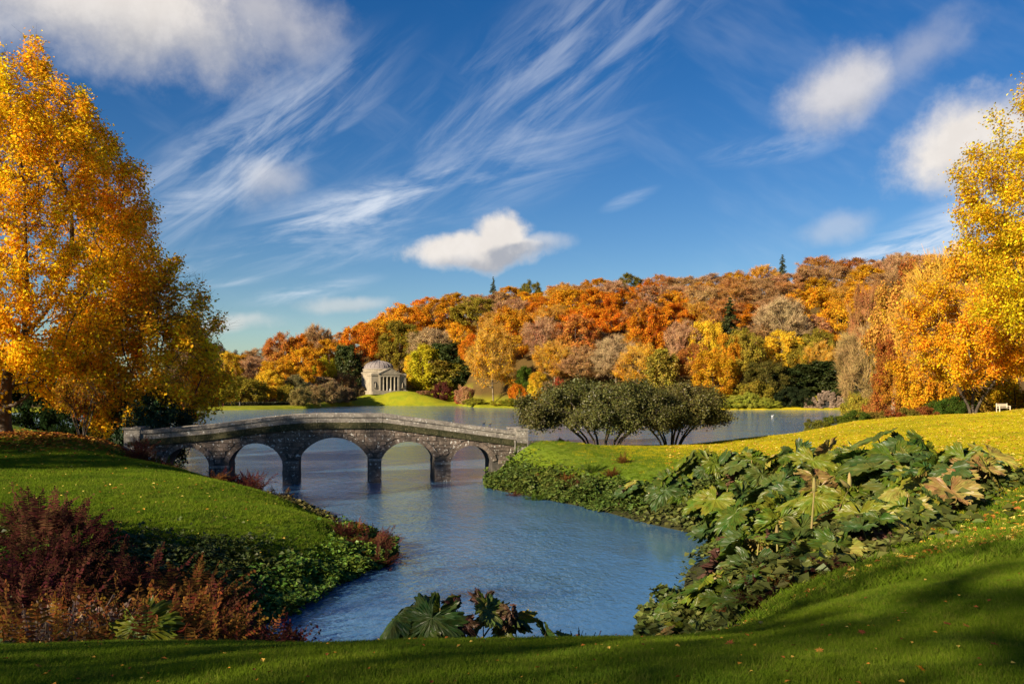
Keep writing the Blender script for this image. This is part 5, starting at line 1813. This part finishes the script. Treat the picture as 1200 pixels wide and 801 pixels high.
hp = [(at(p_, 470, float(shore_y(p_)) + 31)) for p_ in (212, 240, 270, 300, 330, 352, 374)]
hedge = empty('clipped_hedge', (hp[0].x, hp[0].y, gz(hp[0].x, hp[0].y)), 'long low dark clipped hedge along the far grass strip', 'hedge')
n = 16000
rng = np.random.default_rng(5)
tt = rng.random(n) * (len(hp) - 1)
i0 = np.minimum(tt.astype(int), len(hp) - 2)
f = tt - i0
HX = np.array([[q.x, q.y] for q in hp])
xy = HX[i0] * (1 - f)[:, None] + HX[i0 + 1] * f[:, None] + rng.normal(size=(n, 2)) * np.array([.3, .5])
zz = ground(xy[:, 0], xy[:, 1]) + 1.5 * rng.random(n) ** 0.7
V, Q = leaves(rng, np.stack([xy[:, 0], xy[:, 1], zz], -1) - np.array(hedge.location), 0.35, 0.6)
obj('foliage', leaf_mesh('hedge_foliage', V, Q, M_EVER, rng), hedge, color=(0.035, 0.035, 0.014))


def bird(px, py, colr, lab, head):
    Y = CAM_H * FPX / (py - HOR)
    t = empty('water_bird', ((px - 600) / FPX * Y, Y, 0), lab, 'bird', None, R.uniform(-.6, .6))
    mb = MB().tube([(-.34, 0, .16), (-.25, 0, .13), (-.05, 0, .1), (.15, 0, .1), (.26, 0, .14), (.30, 0, .26), (.29, 0, .36), (.33, 0, .40), (.40, 0, .39), (.47, 0, .37)],
                   [.01, .07, .14, .14, .08, .045, .045, .062, .04, .012], 8)
    mb.build('body', M_CLOTH, t, True, color=colr)


bird(233, 496.5, (.05, .045, .04), 'dark duck on the lake behind the low end of the bridge', None)
bird(240, 496.0, (.06, .05, .04), 'second dark duck on the lake behind the low end of the bridge, farther out', None)
bird(567, 496.5, (.05, .045, .04), 'dark duck on the lake over the right end of the bridge', None)
bird(574, 497.5, (.08, .06, .05), 'dark duck swimming just after the one over the bridge end', None)
bird(905, 487.5, (.75, .75, .72), 'white bird on the open lake beyond the umbrella shrubs', None)


def person(x, y, colr, legs, lab, rz=0.0):
    t = empty('person', (x, y, gz(x, y)), lab, 'person', None, rz)
    J = [(0, 0, .95), (0, 0, 1.2), (0, 0, 1.42), (0, 0, 1.52), (0, 0, 1.64), (0, 0, 1.74), (.12, -.02, .9), (.14, -.14, .5), (.13, -.05, .06), (.13, -.2, .03), (-.12, .02, .9), (-.14, .12, .5), (-.13, .25, .1), (-.13, .12, .04),
         (.2, 0, 1.4), (.26, .08, 1.13), (.24, -.06, .9), (-.2, 0, 1.4), (-.26, -.08, 1.13), (-.24, -.2, .92)]
    E = [(0, 1), (1, 2), (2, 3), (3, 4), (4, 5), (0, 6), (6, 7), (7, 8), (8, 9), (0, 10), (10, 11), (11, 12), (12, 13), (2, 14), (14, 15), (15, 16), (2, 17), (17, 18), (18, 19)]
    RD = [.15, .15, .15, .06, .1, .07, .1, .07, .045, .04, .1, .07, .045, .04, .07, .05, .04, .07, .05, .04]
    me = bpy.data.meshes.new('person_body')
    me.from_pydata(J, E, [])
    o = obj('body', me, t, color=colr)
    me.materials.append(M_CLOTH)
    md = o.modifiers.new('skin', 'SKIN')
    for i, r_ in enumerate(RD):
        me.skin_vertices[0].data[i].radius = (r_, r_)
    me.skin_vertices[0].data[0].use_root = True
    o.modifiers.new('sub', 'SUBSURF').levels = 1


for (px, off, colr, lab, rz) in ((281, 24, (.25, .22, .2), 'person in grey walking along the path before the far hedge', 1.4), (237, 24, (.05, .05, .06), 'person in dark clothes near the start of the far hedge', 1.6),
                                 (262, 25, (.35, .10, .08), 'person in a reddish coat on the far hedge path', 1.5)):
    Y = float(shore_y(px)) + off
    person((px - 600) / FPX * Y, Y, colr, None, lab, rz)
tm = temple.matrix_basis
for (lx, ly, colr, lab, rz) in ((-0.6, -3.2, (.7, .7, .7), 'person in white standing on the lawn before the temple columns', 0.3), (2.2, -3.4, (.06, .06, .07), 'person in black standing before the temple columns', 1.0)):
    q = tm @ Vector((lx, ly, 0))
    person(q.x, q.y, colr, None, lab, rz)
